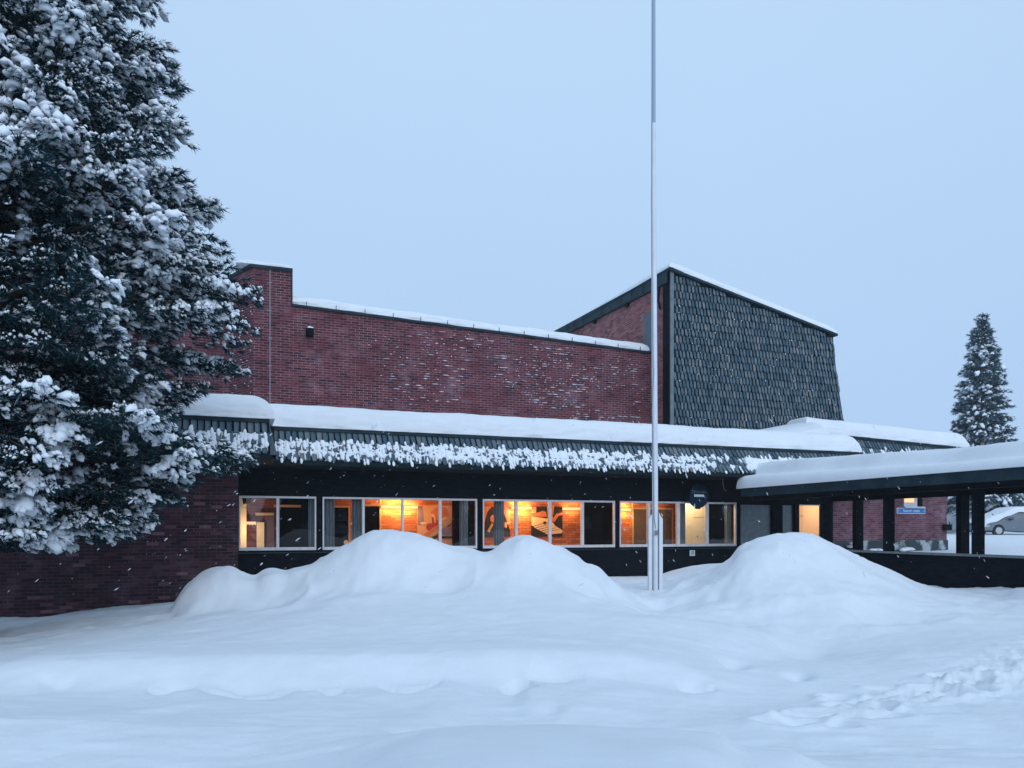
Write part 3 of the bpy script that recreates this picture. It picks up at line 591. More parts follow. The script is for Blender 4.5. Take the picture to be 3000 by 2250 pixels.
bk = MB(); bk.face([(aN0, EN, zN(aN0) - .09), (aN0, EN - .4, 3.95), (aN1, EN - .4, 3.7), (aN1, EN, zN(aN1) - .09)]); bk.face([(aN0, EN, zN(aN0) - .09), (aN0, EN + .6, zN(aN0) - .09), (aN0, EN + .6, 3.95), (aN0, EN - .4, 3.95)])
bk.box(aN0, aN1, EN - .4, Bn, 3.6, 3.7); bk.build('eave_board', M['backing'], bld)
dd = Vector((0, -.4, -.82)); dd.normalize(); nn_ = Vector((0, dd.z, -dd.y)); sa = (zN(aN1) - zN(aN0)) / (aN1 - aN0)
shingles('shingle_band', (aN0, EN, zN(aN0) - .09), (1, 0, sa), tuple(dd), tuple(nn_), aN1 - aN0, 4, .144, .33, .118, M['shingle'], bld, np.random.RandomState(9))
band_snow('eave_snow', AE + .4, aN1 - .3, EN, zN(22) - .1, dd, nn_, 0.3, .85, lambda a: .6, 'snow clumps on the shingled eave of the far right wing', 12)

# tower ---------------------------------------------------------
ztL = Z(1965, 790, Bt); zfR = Z(2440, 982, Bt); aR = A(2440, Bt); aRb = A(2482, Bt); zbT = 4.6
tb = 31.5; ztB = Pa(1632, 968, AT)[2]
tw = MB()
zq = ztL - 0.42; zqb = ztB - 0.42
tw.face([(AT, Bt + .02, 3.5), (AT, Bt + .02, zq), (AT, tb, zqb), (AT, tb, 3.5)][::-1]); tw.face([(AT, tb, 3.5), (AT, tb, zqb), (aR, tb, zfR), (aR, tb, 3.5)])
tw.build('tower_wall', brick_mat('pale_red_brick', [(0, (.06, .03, .035)), (.06, (.13, .045, .05)), (.5, (.22, .075, .078)), (1, (.30, .12, .12))], (.42, .26, .28), frost=.15, wear=.3), bld)
tf = MB(); tf.face([(AT - .12, Bt - .0, ztL - .02), (AT - .12, tb, ztB - .02), (AT - .12, tb, ztB - .42), (AT - .12, Bt, ztL - .42)])
tf.face([(AT - .12, Bt, ztL - .42), (AT - .12, tb, ztB - .42), (AT, tb, ztB - .42), (AT, Bt, ztL - .42)][::-1])
for k in range(12):
    q = Bt + .8 + k * .8; zz = ztL + (ztB - ztL) * (q - Bt) / (tb - Bt); tf.box(AT - .135, AT - .121, q - .01, q + .01, zz - .4, zz - .02)
tf.build('tower_fascia', M['fascia'], bld)
cb = MB(); cb.box(AT - .03, AT + .1, Bt - .05, Bt + .0, 3.6, ztL - .03); cb.build('corner_board', noisy('grey_board', (.10, .13, .15), (.15, .18, .2), 5), bld)
dp = MB(); dp.box(AT - .06, AT - .003, Bt + .02, Bt + .38, 3.6, ztL - .42)
dp.tube([(AT - .13, Bt + .5, ztL - .5), (AT - .13, Bt + .55, ztL - .9), (AT - .13, Bt + .42, ztL - 1.2)], .04); dp.build('downpipe', M['black'], bld)
vt = MB()
for u_, v_ in ((1840, 888), (1746, 937)):
    vt = MB(); p = Pa(u_, v_, AT); vt.box(AT - .1, AT - .002, p[1] - .1, p[1] + .1, p[2] - .13, p[2] + .13); vt.build('vent', M['black'], bld)
pn = MB(); p = Pa(1888, 975, AT); q = Pa(1921, 975, AT); pn.box(AT - .05, AT - .002, q[1], p[1], Pa(1905, 1032, AT)[2], Pa(1905, 915, AT)[2]); pn.build('wall_panel', noisy('slate_panel', (.07, .09, .11), (.1, .12, .14), 4), bld)
# shingled front, its right edge flaring outwards below
zl_edge = lambda s: None
tH = ztL - zbT
def redge(z): q = (zfR - z) / (zfR - zbT); return aR + (aRb - aR) * max(0, q) ** 1.3 * 1.02
bkf = MB(); zz = np.linspace(zbT, zfR, 8)
bkf.face([(AT + .08, Bt, 3.6)] + [(aRb, Bt, 3.6)] + [(redge(z), Bt, z) for z in zz] + [(AT + .08, Bt, ztL - .06)])
for k in range(7): bkf.face([(redge(zz[k]), Bt, zz[k]), (redge(zz[k]), tb, zz[k]), (redge(zz[k + 1]), tb, zz[k + 1]), (redge(zz[k + 1]), Bt, zz[k + 1])])
bkf.build('tower_cladding_board', M['backing'], bld)
rng = np.random.RandomState(77)
roofz = lambda a: ztL - .06 + (a - AT) / (aR - AT) * (zfR - ztL)
V = []; Q = []; n = 0; rowh = 0.245
for r in range(26):
    zt_ = 10.1 - r * rowh
    x = AT + .16 + (0.068 if r % 2 else 0)
    while x < redge(zt_) + .02:
        if zt_ < roofz(x) + .12 and zt_ > zbT:
            w = .098 * rng.uniform(.9, 1.06); l = .255 * rng.uniform(.95, 1.06); up = .055 * rng.uniform(.5, 1.5); sk = rng.uniform(-.008, .008)
            zt2 = min(zt_, roofz(x)); l -= (zt_ - zt2)
            if l > .08:
                prof = [(-w * .40, 0, .01), (w * .40, 0, .01), (w * .48, -l * .72, up * .8), (w * .26 + sk, -l, up), (-w * .26 + sk, -l, up), (-w * .48, -l * .72, up * .8)]
                V += [(x + p[0], Bt - .012 - p[2], zt2 + p[1]) for p in prof] + [(x + p[0], Bt + .004 - p[2], zt2 + p[1]) for p in prof]
                for k in range(1, 6): Q.append([n + k, n + (k + 1) % 6, n + 6 + (k + 1) % 6, n + 6 + k])
                Q.append([n, n + 1, n + 2, n + 5][::-1]); Q.append([n + 2, n + 3, n + 4, n + 5][::-1]); n += 12
        x += .137 * rng.uniform(.97, 1.03)
C = []
for k in range(260):
    a_ = rng.uniform(AT + .2, aR + .3); z_ = zbT + (10 - zbT) * rng.uniform(0, 1) ** 1.5
    if z_ < roofz(a_) - .3 and vnoise(np.array([a_]), np.array([z_]), 6)[0] > -.15: C.append(W(a_, Bt - .075, 10.1 - round((10.1 - z_) / rowh) * rowh + rng.uniform(-.05, .02)))
n_ = len(C); Vs, Fs = blobs(np.array(C), rng.uniform(.008, .02, n_), np.full(n_, .010), rng.uniform(.01, .03, n_), np.tile(W(1, 0, 0), (n_, 1)), np.tile(W(0, 1, 0), (n_, 1)), np.tile((0, 0, 1.), (n_, 1)), rng, ICO1, .15)
tag(np_mesh('wind_blown_snow', Vs, Fs, M['tree_snow'], smooth=True), 'specks of snow on the grey shingles of the tower', 'snow', kind='stuff')
np_mesh('tower_shingles', np.array([W(*p) for p in V]), np.array(Q), M['shingle'], bld)
tr_ = MB(); tr_.prism([(AT - .12, ztL - .05), (aR + .1, zfR - .05), (aR + .1, zfR + .03), (AT - .12, ztL + .03)], Bt - .14, tb + .2); tr_.build('tower_roof', M['fascia'], bld)

# ------------------------------------------------------------------ snow on the roofs
def nonuni(a0, a1, R, n_edge, step):
    e = np.linspace(0, 1, n_edge * 2) ** 1.8 * R
    mid = np.arange(a0 + R + step, a1 - R, step)
    return np.concatenate([a0 + e, mid, (a1 - e)[::-1]])
def roof_snow(name, a0, a1, b0, b1, zf, T, R, label, seed, prof=None, rag=0.02, ends=(1, 1, 1, 1), step=.12, overhang=0.0, wav=0.05):
    As = nonuni(a0, a1, min(R, (a1 - a0) / 2.2), 12, step); Bs = nonuni(b0, b1, min(R, (b1 - b0) / 2.2), 14, step)
    AA, BB = np.meshgrid(As, Bs); INF = 1e3
    dd_ = np.minimum.reduce([(AA - a0) if ends[0] else AA * 0 + INF, (a1 - AA) if ends[1] else AA * 0 + INF, (BB - b0) if ends[2] else AA * 0 + INF, (b1 - BB) if ends[3] else AA * 0 + INF])
    # rounded corners
    if prof is None:
        q = np.clip(dd_ / R, 0, 1); hgt = T * (1 - (1 - q) ** 2.4) ** 0.55
    else: hgt = prof(dd_, AA, BB)
    hgt = hgt * (1 + wav * 2 * fbm(AA * .5, BB * .5, seed, 3)) + rag * fbm(AA * 3, BB * 3 + hgt * 5, seed + 5, 3) * (hgt > .03)
    front = np.clip(1 - (BB - b0) / .25, 0, 1) if ends[2] else 0
    low = np.exp(-(hgt / (T * .38)) ** 2)
    B2 = BB + (rag * 2.0 * fbm(AA * 2.2, hgt * 9 + 3, seed + 9, 4) + low * (.035 * fbm(AA * 9, hgt * 30, seed + 13, 3) + .03 * fbm(AA * 3, hgt * 3, seed + 14, 2))) * front
    z = np.vectorize(zf)(AA, BB) if callable(zf) else zf + AA * 0
    P = np.stack([AA * CP - B2 * SP, AA * SP + B2 * CP, z + hgt + .004], -1).reshape(-1, 3)
    nr_, nc = AA.shape; idx = np.arange(nr_ * nc).reshape(nr_, nc)
    Fq = np.stack([idx[:-1, :-1], idx[:-1, 1:], idx[1:, 1:], idx[1:, :-1]], -1).reshape(-1, 4)
    # underside
    Pb_ = np.stack([AA * CP - B2 * SP, AA * SP + B2 * CP, z + .003], -1).reshape(-1, 3)
    V = np.concatenate([P, Pb_]); Fb = Fq[:, ::-1] + len(P)
    def rim(a): return np.stack([a[:-1], a[1:], a[1:] + len(P), a[:-1] + len(P)], -1)
    rims = np.concatenate([rim(idx[0, ::-1]), rim(idx[-1]), rim(idx[:, 0]), rim(idx[::-1, -1])])
    return tag(np_mesh(name, V, np.concatenate([Fq, Fb, rims]), M['roof_snow'], smooth=True), label, 'snow', kind='stuff')
roof_snow('roof_snow', A(794, EB) - .35, AE + .1, EB - .07, Bu, ZE, .60, .55, 'thick smooth snow on the long low front roof', 1, ends=(0, 1, 1, 0))
roof_snow('roof_snow', -13, A(789, EL) + .12, EL - .08, Bu + 1.3, ZE, .56, .6, 'thick snow on the nearer left roof beside the pine', 2, ends=(0, 1, 1, 0))
roof_snow('roof_snow', aN0 - .05, aN1 + .1, EN - .12, 30, lambda a, b: zN(a) , .56, .45, 'snow slab on the roof of the far right wing', 3, ends=(1, 1, 1, 1))
def hallz(a, b): return zl + .08 + (a - ac1) / (AT - ac1) * (zr - zl)
roof_snow('roof_snow', ac1 + .03, AT - .02, Bu - .02, 30, hallz, .30, .32, 'band of snow along the top of the upper brick wall', 4, ends=(0, 1, 1, 0), rag=.03)
roof_snow('roof_snow', ac0 - .45, ac1 - .0, Bu - .03, Bu + 1.3, zc + .09, .17, .3, 'low cap of snow on the brick chimney', 5, rag=.02)
roof_snow('roof_snow', AT - .1, aR + .1, Bt - .1, tb + .1, lambda a, b: ztL + .03 + (a - AT) / (aR - AT) * (zfR - ztL) + (b - Bt) * 0.0, .42, .75, 'sloping snow on the roof of the shingled tower', 6, rag=.015)
# drift against the tower foot
def drift(d, AA, BB): return 0.0 * d
xs_ = np.linspace(A(2150, 21.2), aN0 + .5, 60); bs_ = np.linspace(20.2, 22.0, 20); AA, BB = np.meshgrid(xs_, bs_)
q = (AA - xs_[0]) / (xs_[-1] - xs_[0]); hh_ = 4.62 + .62 * np.minimum(q, .9) ** 1.1 - 3.5 * np.clip(q - .9, 0, 1) - .35 * ((21.5 - BB) / 1.3).clip(0, 1) ** 2
P = np.stack([AA * CP - BB * SP, AA * SP + BB * CP, hh_ + .03 * fbm(AA, BB, 3)], -1).reshape(-1, 3); idx = np.arange(1200).reshape(20, 60)
Pl = P.copy(); Pl[:, 2] = 3.95; Fq = np.stack([idx[:-1, :-1], idx[:-1, 1:], idx[1:, 1:], idx[1:, :-1]], -1).reshape(-1, 4)
rim = lambda a: np.stack([a[:-1], a[1:], a[1:] + 1200, a[:-1] + 1200], -1)
tag(np_mesh('snow_drift', np.concatenate([P, Pl]), np.concatenate([Fq, rim(idx[0, ::-1]), rim(idx[-1]), rim(idx[:, 0]), rim(idx[::-1, -1])]), M['roof_snow'], smooth=True), 'drift of snow rising against the foot of the shingled tower', 'snow', kind='stuff')

# snow caught on the brick courses  of the upper wall
rng = np.random.RandomState(31); C = []; S = []
for k in range(900):
    u_ = 1000 + 900 * rng.beta(2.6, 1.6); v_ = rng.uniform(960, 1245)
    a_, _, z_ = Pb(u_, v_, Bu); zt_ = zl + (a_ - ac1) / (AT - ac1) * (zr - zl)
    if z_ > zt_ - .15 or vnoise(np.array([a_ * .8]), np.array([z_ * 1.2]), 3)[0] < -.12: continue
    z_ = round(z_ / .075) * .075
    L_ = rng.uniform(.012, .035) if rng.uniform() < .7 else rng.uniform(.05, .13)
    C.append(W(a_, Bu - .004, z_ + .004)); S.append((L_, .010, rng.uniform(.005, .014)))
for k in range(60):
    u_ = rng.uniform(716, 736); a_ = ac0 - .62 * rng.uniform(0, 1); b_ = Bu + (ac0 - a_) / .62 * 1.3
    C.append(W(a_, b_ - .01, rng.uniform(4.6, 8.5))); S.append((.03, .02, .012))
C = np.array(C); S = np.array(S); n = len(C)
V, Fc = blobs(C, S[:, 0], S[:, 1], S[:, 2], np.tile(W(1, 0, 0), (n, 1)), np.tile(W(0, 1, 0), (n, 1)), np.tile((0, 0, 1.), (n, 1)), rng, ICO1, .15)
tag(np_mesh('wind_blown_snow', V, Fc, M['tree_snow'], smooth=True), 'specks of wind blown snow caught on the courses of the upper brick wall', 'snow', kind='stuff')

# ------------------------------------------------------------------ inside the lit front rooms
Bk = 22.1
def sect(u0, u1, b=Bk): return A(u0, b), A(u1, b)
inn = MB()
inn.box(0.2, 18.3, Bk, Bk + .1, 0, 2.7); inn.build('inner_wall', M['brick_in'], bld)
ce = MB(); ce.box(0.2, 18.36, Bw + .181, Bk, 2.62, 2.7); ce.build('ceiling', M['ceil'], bld)
fl = MB(); fl.box(0.2, 18.36, Bw + .181, Bk, -.1, 0); fl.build('floor', M['floor'], bld)
def back(name, u0, u1, v0, v1, m, b0=Bk - .02, b1=Bk - .002, parent=bld):
    z0_, z1_ = Z((u0 + u1) / 2, v1, b0), Z((u0 + u1) / 2, v0, b0)
    k = MB(); k.box(A(u0, b0), A(u1, b0), b0, b1, max(z0_, 0), z1_); return k.build(name, m, parent)
# dark doors with pine frames
def inner_door(u0, u1, v0, m, tw=5, b0=Bk - .05):
    a0, a1 = A(u0, b0), A(u1, b0); z1_ = Z((u0 + u1) / 2, v0, b0); t = tw / 1000 * 9.5
    k = MB(); k.box(a0 + t, a1 - t, b0 + .02, Bk - .002, 0, z1_ - t); o = k.build('inner_door', m, bld)
    k = MB(); k.box(a0, a0 + t, b0, Bk - .002, 0, z1_); k.box(a1 - t, a1, b0, Bk - .002, 0, z1_); k.box(a0 + t, a1 - t, b0, Bk - .002, z1_ - t, z1_); k.build('door_frame', M['wood'], o)
    return o
d_ = inner_door(968, 1026, 1482, M['dark_in'])
k = MB(); ah = A(1014, Bk - .1); zz_ = Z(1014, 1589, Bk - .1)
ring = [(ah + .065 * math.cos(t), zz_ + .065 * math.sin(t)) for t in np.linspace(0, 2 * math.pi, 20)[:-1]]; k.prism(ring, Bk - .1, Bk - .06); k.build('door_handle', M['cream'], d_)
inner_door(1056, 1117, 1478, M['dark_in'])
inner_door(1853, 1973, 1488, noisy('brown_board', (.11, .075, .045), (.15, .10, .06), 12, .8))
back('wall_strip', 1117 - 4, 1117, 1445, 1482, M['wood']); back('wall_strip', 1851, 1855, 1455, 1489, M['wood'])
# black panels, darkness of the unlit rooms painted as colour
back('painted_dark_panel', 820, 905, 1440, 1640, M['dark_in'], Bk - .5, Bk - .3)
back('painted_dark_panel', 1334, 1412, 1440, 1640, M['dark_in'], Bk - .45, Bk - .1)
back('painted_dark_panel', 1725, 1815, 1440, 1640, M['dark_in'], Bk - .5, Bk - .1)
back('painted_dark_panel', 2068, 2132, 1440, 1640, M['dark_in'], Bk - 1.1, Bk - .9)
# cream door nearer the glass, and the cream end wall on the far left
b_ = Bk - 1.2; cd = back('inner_door', 2008, 2068, 1440, 1640, M['cream'], b_, b_ + .05)
k = MB(); k.box(A(2030, b_), A(2066, b_), b_ - .008, b_ - .001, Z(2050, 1516.5, b_), Z(2050, 1515.5, b_)); k.build('groove', mat('groove', (.3, .22, .1), .6), cd); k = MB(); k.box(A(2041, b_), A(2043, b_), b_ - .04, b_ - .001, Z(2042, 1574, b_), Z(2042, 1569, b_)); k.build('door_handle', mat('brass', (.3, .22, .1), .4), cd)
back('end_wall', 690, 722, 1430, 1650, M['cream'], Bk - 1.0, Bk - .9)
back('end_wall', 722, 812, 1430, 1650, brick_mat('pink_inner_brick', [(0, (.16, .06, .06)), (1, (.26, .10, .09))], (.12, .05, .05)), Bk - .5, Bk - .4)
k = back('inner_door', 752, 774, 1530, 1650, M['cream'], Bk - .75, Bk - .7)
back('inner_door', 776, 803, 1512, 1650, mat('grey_violet_door', (.13, .09, .12), .6), Bk - .62, Bk - .56)
back('wall_shelf', 749, 802, 1502, 1510, M['wood'], Bk - .7, Bk - .51)
back('wall_shelf', 803, 882, 1479, 1486, M['wood'], Bk - .6, Bk - .51)

# coat rack with hooks
cr_ = MB(); b_ = Bk - .95; zr_ = Z(735, 1534, b_); a0, a1 = A(718, b_), A(750, b_)
cr_.box(a0, a1, b_, b_ + .04, zr_ - .02, zr_ + .05)
for k in range(4): cr_.tube([(a0 + .04 + k * .07, b_ + .01, zr_), (a0 + .04 + k * .07, b_ - .06, zr_ - .03), (a0 + .04 + k * .07, b_ - .08, zr_ + .0)], .012, 6)
tag(cr_.build('coat_rack', M['white_in'], origin=W(a0, b_, zr_)), 'white coat rack with hooks inside the leftmost window', 'coat rack')
# loudspeaker under the ceiling
sp = MB(); b_ = Bw + .5; pts = [(709, 1456), (739, 1456), (733, 1474), (713, 1476)]
sp.prism([(A(u, b_), Z(u, v, b_)) for u, v in reversed(pts)], b_, b_ + .2); tag(sp.build('loudspeaker', M['black'], origin=W(A(720, b_), b_, 2.2)), 'black loudspeaker hung under the ceiling in the leftmost window', 'loudspeaker')

# wall lamps over the brick piers
def lamp(u0, u1, v0, v1, label, power):
    b_ = Bk - .10; a0, a1 = A(u0, b_), A(u1, b_); zz0, zz1 = Z((u0+u1)/2, v1, b_), Z((u0+u1)/2, v0, b_)
    t = empty('wall_lamp', W((a0 + a1) / 2, b_, zz0), label, 'lamp', 'strip lamps on the inner brick wall')
    k = MB(); k.box(a0, a1, b_ - .02, b_, zz0, zz1); k.build('lamp_cover', M['valance'], t)
    for x_ in (a0 + .02, a1 - .06):
        k = MB(); k.box(x_, x_ + .04, b_, Bk - .002, zz0 + .01, zz1 - .01); k.build('bracket', M['frame'], t)
    for up in (0, 1):
        ld = bpy.data.lights.new('lamp_light', 'AREA'); ld.shape = 'RECTANGLE'; ld.size = (a1 - a0) * .9; ld.size_y = .06; ld.energy = power; ld.color = (1.0, .52, .20)
        lo = bpy.data.objects.new('lamp_light', ld); col.objects.link(lo); lo.parent = t
        lo.location = Vector(W((a0 + a1) / 2, b_ - .05 , zz1 + .02 if up else zz0 - .02)) - Vector(t.location)
        lo.rotation_euler = (math.radians(180 - 25) if up else math.radians(25), 0, PSI)
lamp(1117, 1223, 1481, 1489, 'glowing strip lamp on the brick pier left of the guitar picture', 18)
lamp(1497, 1557, 1484, 1492, 'glowing strip lamp between the trumpet and vibraphone pictures', 15)
lamp(1648, 1701, 1487, 1494, 'glowing strip lamp right of the vibraphone picture', 4)
lamp(1817, 1848, 1490, 1497, 'short glowing strip lamp left of the brown board', 8)
def plight(name, loc, e, c, r=.08):
    ld = bpy.data.lights.new(name, 'POINT'); ld.energy = e; ld.color = c; ld.shadow_soft_size = r
    lo = bpy.data.objects.new(name, ld); col.objects.link(lo); lo.location = loc
plight('unseen_room_light', W(A(722, Bw + .6) + .05, Bw + .75, 1.45), 20, (1.0, .62, .33))  # added light without a fixture, brightens the cream end wall
plight('unseen_room_light', W(A(2040, Bw + .4), Bw + .42, 2.5), 60, (1.0, .78, .50))  # added light without a fixture, brightens the cream door
for u_, e_ in ((1150, 20), (1275, 26), (1440, 15), (1530, 24), (1610, 26), (1690, 10), (1835, 14), (1930, 12)): plight('unseen_room_light', W(A(u_, Bw + .9), Bw + .95, 2.5), e_ * 1.5, (1.0, .43, .14), .12)  # added row of warm lights, evens the glow on inner wall and pictures
# vestibule behind the lit doorway
vs = MB(); l_, r_ = pa[2]; bb = Bw + 1.0
vs.box(l_ - .4, r_ + .6, bb, bb + .05, -.3, 2.62); vs.box(r_ + .05, r_ + .1, Bw + .2, bb, -.3, 2.62); vs.box(l_ - .45, l_ - .4, Bw + .2, bb, -.3, 2.62); vs.build('vestibule', mat('peach_paint', (.82, .64, .44), .6), bld)
k = MB(); q0 = Z(2350, 1511, bb - .01); k.box(A(2341, bb), A(2371, bb), bb - .03, bb - .003, q0 - .012, q0 + .004); k.box(A(2369.5, bb), A(2371.5, bb), bb - .03, bb - .003, q0 + .004, q0 + .1); k.build('door_bar', mat('brass_bar', (.25, .15, .06), .4), bld)
plight('unseen_room_light', W(l_ + .15, Bw + .45, 2.35), 30, (1.0, .74, .46))

# pictures on the inner wall (simple colour shapes of a guitarist, a trumpeter, a vibraphone, clapping hands)
PM = [mat('print_peach', (.72, .42, .24), .6), mat('print_black', (.012, .01, .012), .6), mat('print_skin', (.62, .22, .10), .6), mat('print_cream', (.85, .66, .38), .6),
      mat('print_blue', (.26, .22, .30), .6), mat('print_red', (.45, .06, .03), .6), mat('print_gold', (.55, .42, .16), .5), mat('print_brown', (.10, .045, .03), .6)]
def picture(u0, u1, v0, v1, base, shapes, label, kind='wall_picture'):
    b_ = Bk - .03; k = MB(); k.box(A(u0, b_), A(u1, b_), b_, Bk - .004, Z((u0+u1)/2, v1, b_), Z((u0+u1)/2, v0, b_), base)
    for i, (m, pts) in enumerate(shapes):
        bs = b_ - .002 * (i + 1); P_ = [(A(u, bs), bs, Z(u, v, bs)) for u, v in pts]
        ar = sum(P_[j][0] * P_[(j+1) % len(P_)][2] - P_[(j+1) % len(P_)][0] * P_[j][2] for j in range(len(P_)))
        k.face(P_ if ar > 0 else P_[::-1], m)
    tag(k.build(kind, PM, origin=W(A((u0+u1)/2, b_), b_, 1.5)), label, 'picture', 'large photographs hung along the inner wall')
def ell(cx, cy, rx_, ry_, n=14, rot=0.0):
    return [(cx + rx_ * math.cos(t) * math.cos(rot) - ry_ * math.sin(t) * math.sin(rot), cy + rx_ * math.cos(t) * math.sin(rot) + ry_ * math.sin(t) * math.cos(rot)) for t in np.linspace(0, 2 * math.pi, n + 1)[:-1]]
picture(1223, 1329, 1481, 1600, 0, [
    (4, [(1223, 1482), (1238, 1482), (1243, 1530), (1232, 1540), (1223, 1538)]), (5, ell(1272, 1522, 20, 26)), (2, ell(1290, 1505, 26, 20)), (0, [(1240, 1482), (1262, 1482), (1266, 1535), (1247, 1533)]),
    (3, ell(1240, 1533, 9, 4)), (5, ell(1262, 1545, 14, 12)), (2, [(1240, 1566), (1270, 1545), (1292, 1532), (1300, 1540), (1262, 1570)]), (6, [(1255, 1572), (1326, 1518), (1329, 1525), (1264, 1578)]), (7, [(1262, 1579), (1329, 1526), (1329, 1531), (1272, 1582)]), (3, ell(1268, 1510, 5, 4)), (3, [(1270, 1512), (1274, 1512), (1277, 1531), (1273, 1531)]),
    (3, ell(1302, 1519, 10, 4, rot=-.4)), (4, ell(1308, 1556, 17, 12)), (5, [(1318, 1535), (1329, 1530), (1329, 1566), (1322, 1568)]), (1, [(1262, 1571), (1325, 1571), (1325, 1577), (1285, 1577)])],
    'large photo of hands on a guitar neck, inside the second window')
picture(1415, 1495, 1484, 1572, 2, [
    (1, [(1418, 1572), (1420, 1530), (1428, 1500), (1440, 1485), (1458, 1484), (1474, 1495), (1484, 1525), (1495, 1555), (1495, 1572)]), (0, [(1478, 1484), (1495, 1484), (1495, 1540), (1484, 1520)]),
    (2, ell(1444, 1520, 8, 11)), (6, [(1427, 1556), (1441, 1532), (1446, 1536), (1434, 1560)]), (3, ell(1490, 1532, 6, 4)), (0, ell(1482, 1538, 4, 9))],
    'large photo of a long haired trumpet player behind the curtain of window three')
picture(1557, 1648, 1484, 1572, 1, [
    (0, [(1557, 1485), (1571, 1485), (1571, 1502), (1557, 1504)]), (2, [(1557, 1506), (1580, 1500), (1590, 1496), (1600, 1500), (1602, 1514), (1585, 1514), (1557, 1512)]),
    (3, [(1557, 1513), (1612, 1520), (1626, 1540), (1648, 1554), (1646, 1562), (1604, 1566), (1570, 1548), (1557, 1538)]), (2, [(1602, 1484), (1624, 1484), (1620, 1510), (1606, 1514)]), (2, [(1616, 1525), (1630, 1505), (1648, 1502), (1648, 1508), (1636, 1512), (1624, 1530)]),
    (0, [(1606, 1514), (1620, 1512), (1617, 1530), (1608, 1532)]), (1, ell(1596, 1532, 5, 5)), (7, [(1596, 1531), (1614, 1529), (1614, 1531), (1596, 1533)])] +
    [(7, [(1562 + 8 * k, 1541 + 4.5 * k), (1600 + 9.5 * k, 1530.5 + 5 * k), (1600 + 9.5 * k, 1531.6 + 5 * k), (1562 + 8 * k, 1542.6 + 4.5 * k)]) for k in range(5)],
    'large photo of hands with mallets over a vibraphone, in the middle of the third window')
picture(1704, 1724, 1487, 1572, 7, [(5, ell(1712, 1545, 8, 18)), (3, ell(1712, 1522, 4, 13, rot=.2)), (0, ell(1720, 1533, 4, 12)), (3, ell(1718, 1550, 5, 9, rot=.5)), (1, [(1704, 1562), (1724, 1562), (1724, 1572), (1704, 1572)])],
    'narrow photo of clapping hands beside the dark gap in the third window')

# curtains
def curtain(u0, u1, label, b_=Bw + .18):
    a0, a1 = A(u0, b_), A(u1, b_); n = max(10, int((a1 - a0) / .012)); nf = max(2, round((a1 - a0) / .085))
    k = MB(); pr = [(a0 + (a1 - a0) * i / n, b_ + .03 * math.sin(2 * math.pi * nf * i / n) + .01 * math.sin(5.1 * i / n * nf)) for i in range(n + 1)]
    for i in range(n):
        (x0, y0), (x1, y1) = pr[i], pr[i + 1]; k.face([(x0, y0, .4), (x1, y1, .4), (x1, y1, 2.5), (x0, y0, 2.5)])
    tag(k.build('curtain', M['curtain'], origin=W(a0, b_, .4), smooth=True), label, 'curtain', 'curtains hanging behind the front windows')
curtain(903, 921, 'narrow blue-grey curtain at the right edge of the leftmost window')
curtain(949, 980, 'flat blue-grey curtain at the left edge of the second window')
curtain(1031, 1060, 'blue-grey curtain just left of the first mullion of the second window')
curtain(1346, 1371, 'blue-grey curtain at the right end of the second window')
curtain(1447, 1477, 'blue-grey curtain in front of the trumpet player picture')
curtain(1990, 2008, 'dark blue-grey curtain left of the bright cream door')
curtain(2124, 2141, 'blue-grey curtain at the right end of the fourth window')

# ------------------------------------------------------------------ signs and fittings on the building
sg = empty('round_sign', W(A(2048, 19.5), 19.5, Z(2048, 1454, 19.5)), 'round dark blue sign with white bar hanging before the fourth window', 'sign')
bs = 19.5; ca, cz = A(2048, bs), Z(2048, 1454, bs); R_ = .335
navy = mat('navy_sign', (.003, .018, .04), .6, spec=.1); swhite = mat('sign_white', (.62, .66, .72), .5); sgrey = mat('sign_grey_print', (.12, .20, .27), .6)
k = MB(); k.prism([(ca + R_ * math.cos(t), cz + R_ * math.sin(t) * 1.03) for t in np.linspace(0, 2 * math.pi, 41)[:-1]], bs, bs + .06); k.build('disc', navy, sg)
k = MB(); k.box(ca - .17, ca + .17, bs - .006, bs - .001, cz - .015, cz + .055); k.build('bar', swhite, sg)
k = MB(); lx, lz = ca - .2, cz + .14
k.prism([(lx + .05 * math.cos(t), lz + .045 * math.sin(t)) for t in np.linspace(-.6, 3.6, 14)] + [(lx + .035 * math.cos(t), lz + .03 * math.sin(t)) for t in np.linspace(3.6, -.6, 14)], bs - .006, bs - .001); k.box(lx - .05, lx + .05, bs - .006, bs - .001, lz - .05, lz - .035); k.build('emblem', sgrey, sg)
k = MB(); k.tube([(ca - .02, bs + .03, cz + R_ - .01), (ca - .02, bs + .03, ZS + .01)], .015); k.build('hanger', M['black'], sg); k = MB(); k.tube([(ca - .12, bs + .03, cz - R_ - .02), (ca + .06, bs + .03, cz - R_ - .02)], .02); k.build('bracket', M['black'], sg)
k = MB(); k.tube([(ca - .16, bs + .02, cz - R_ - .0), (ca - .15, bs + .02, cz - R_ + .13)], [.035, .02]); k.build('lamp_head', swhite, sg)
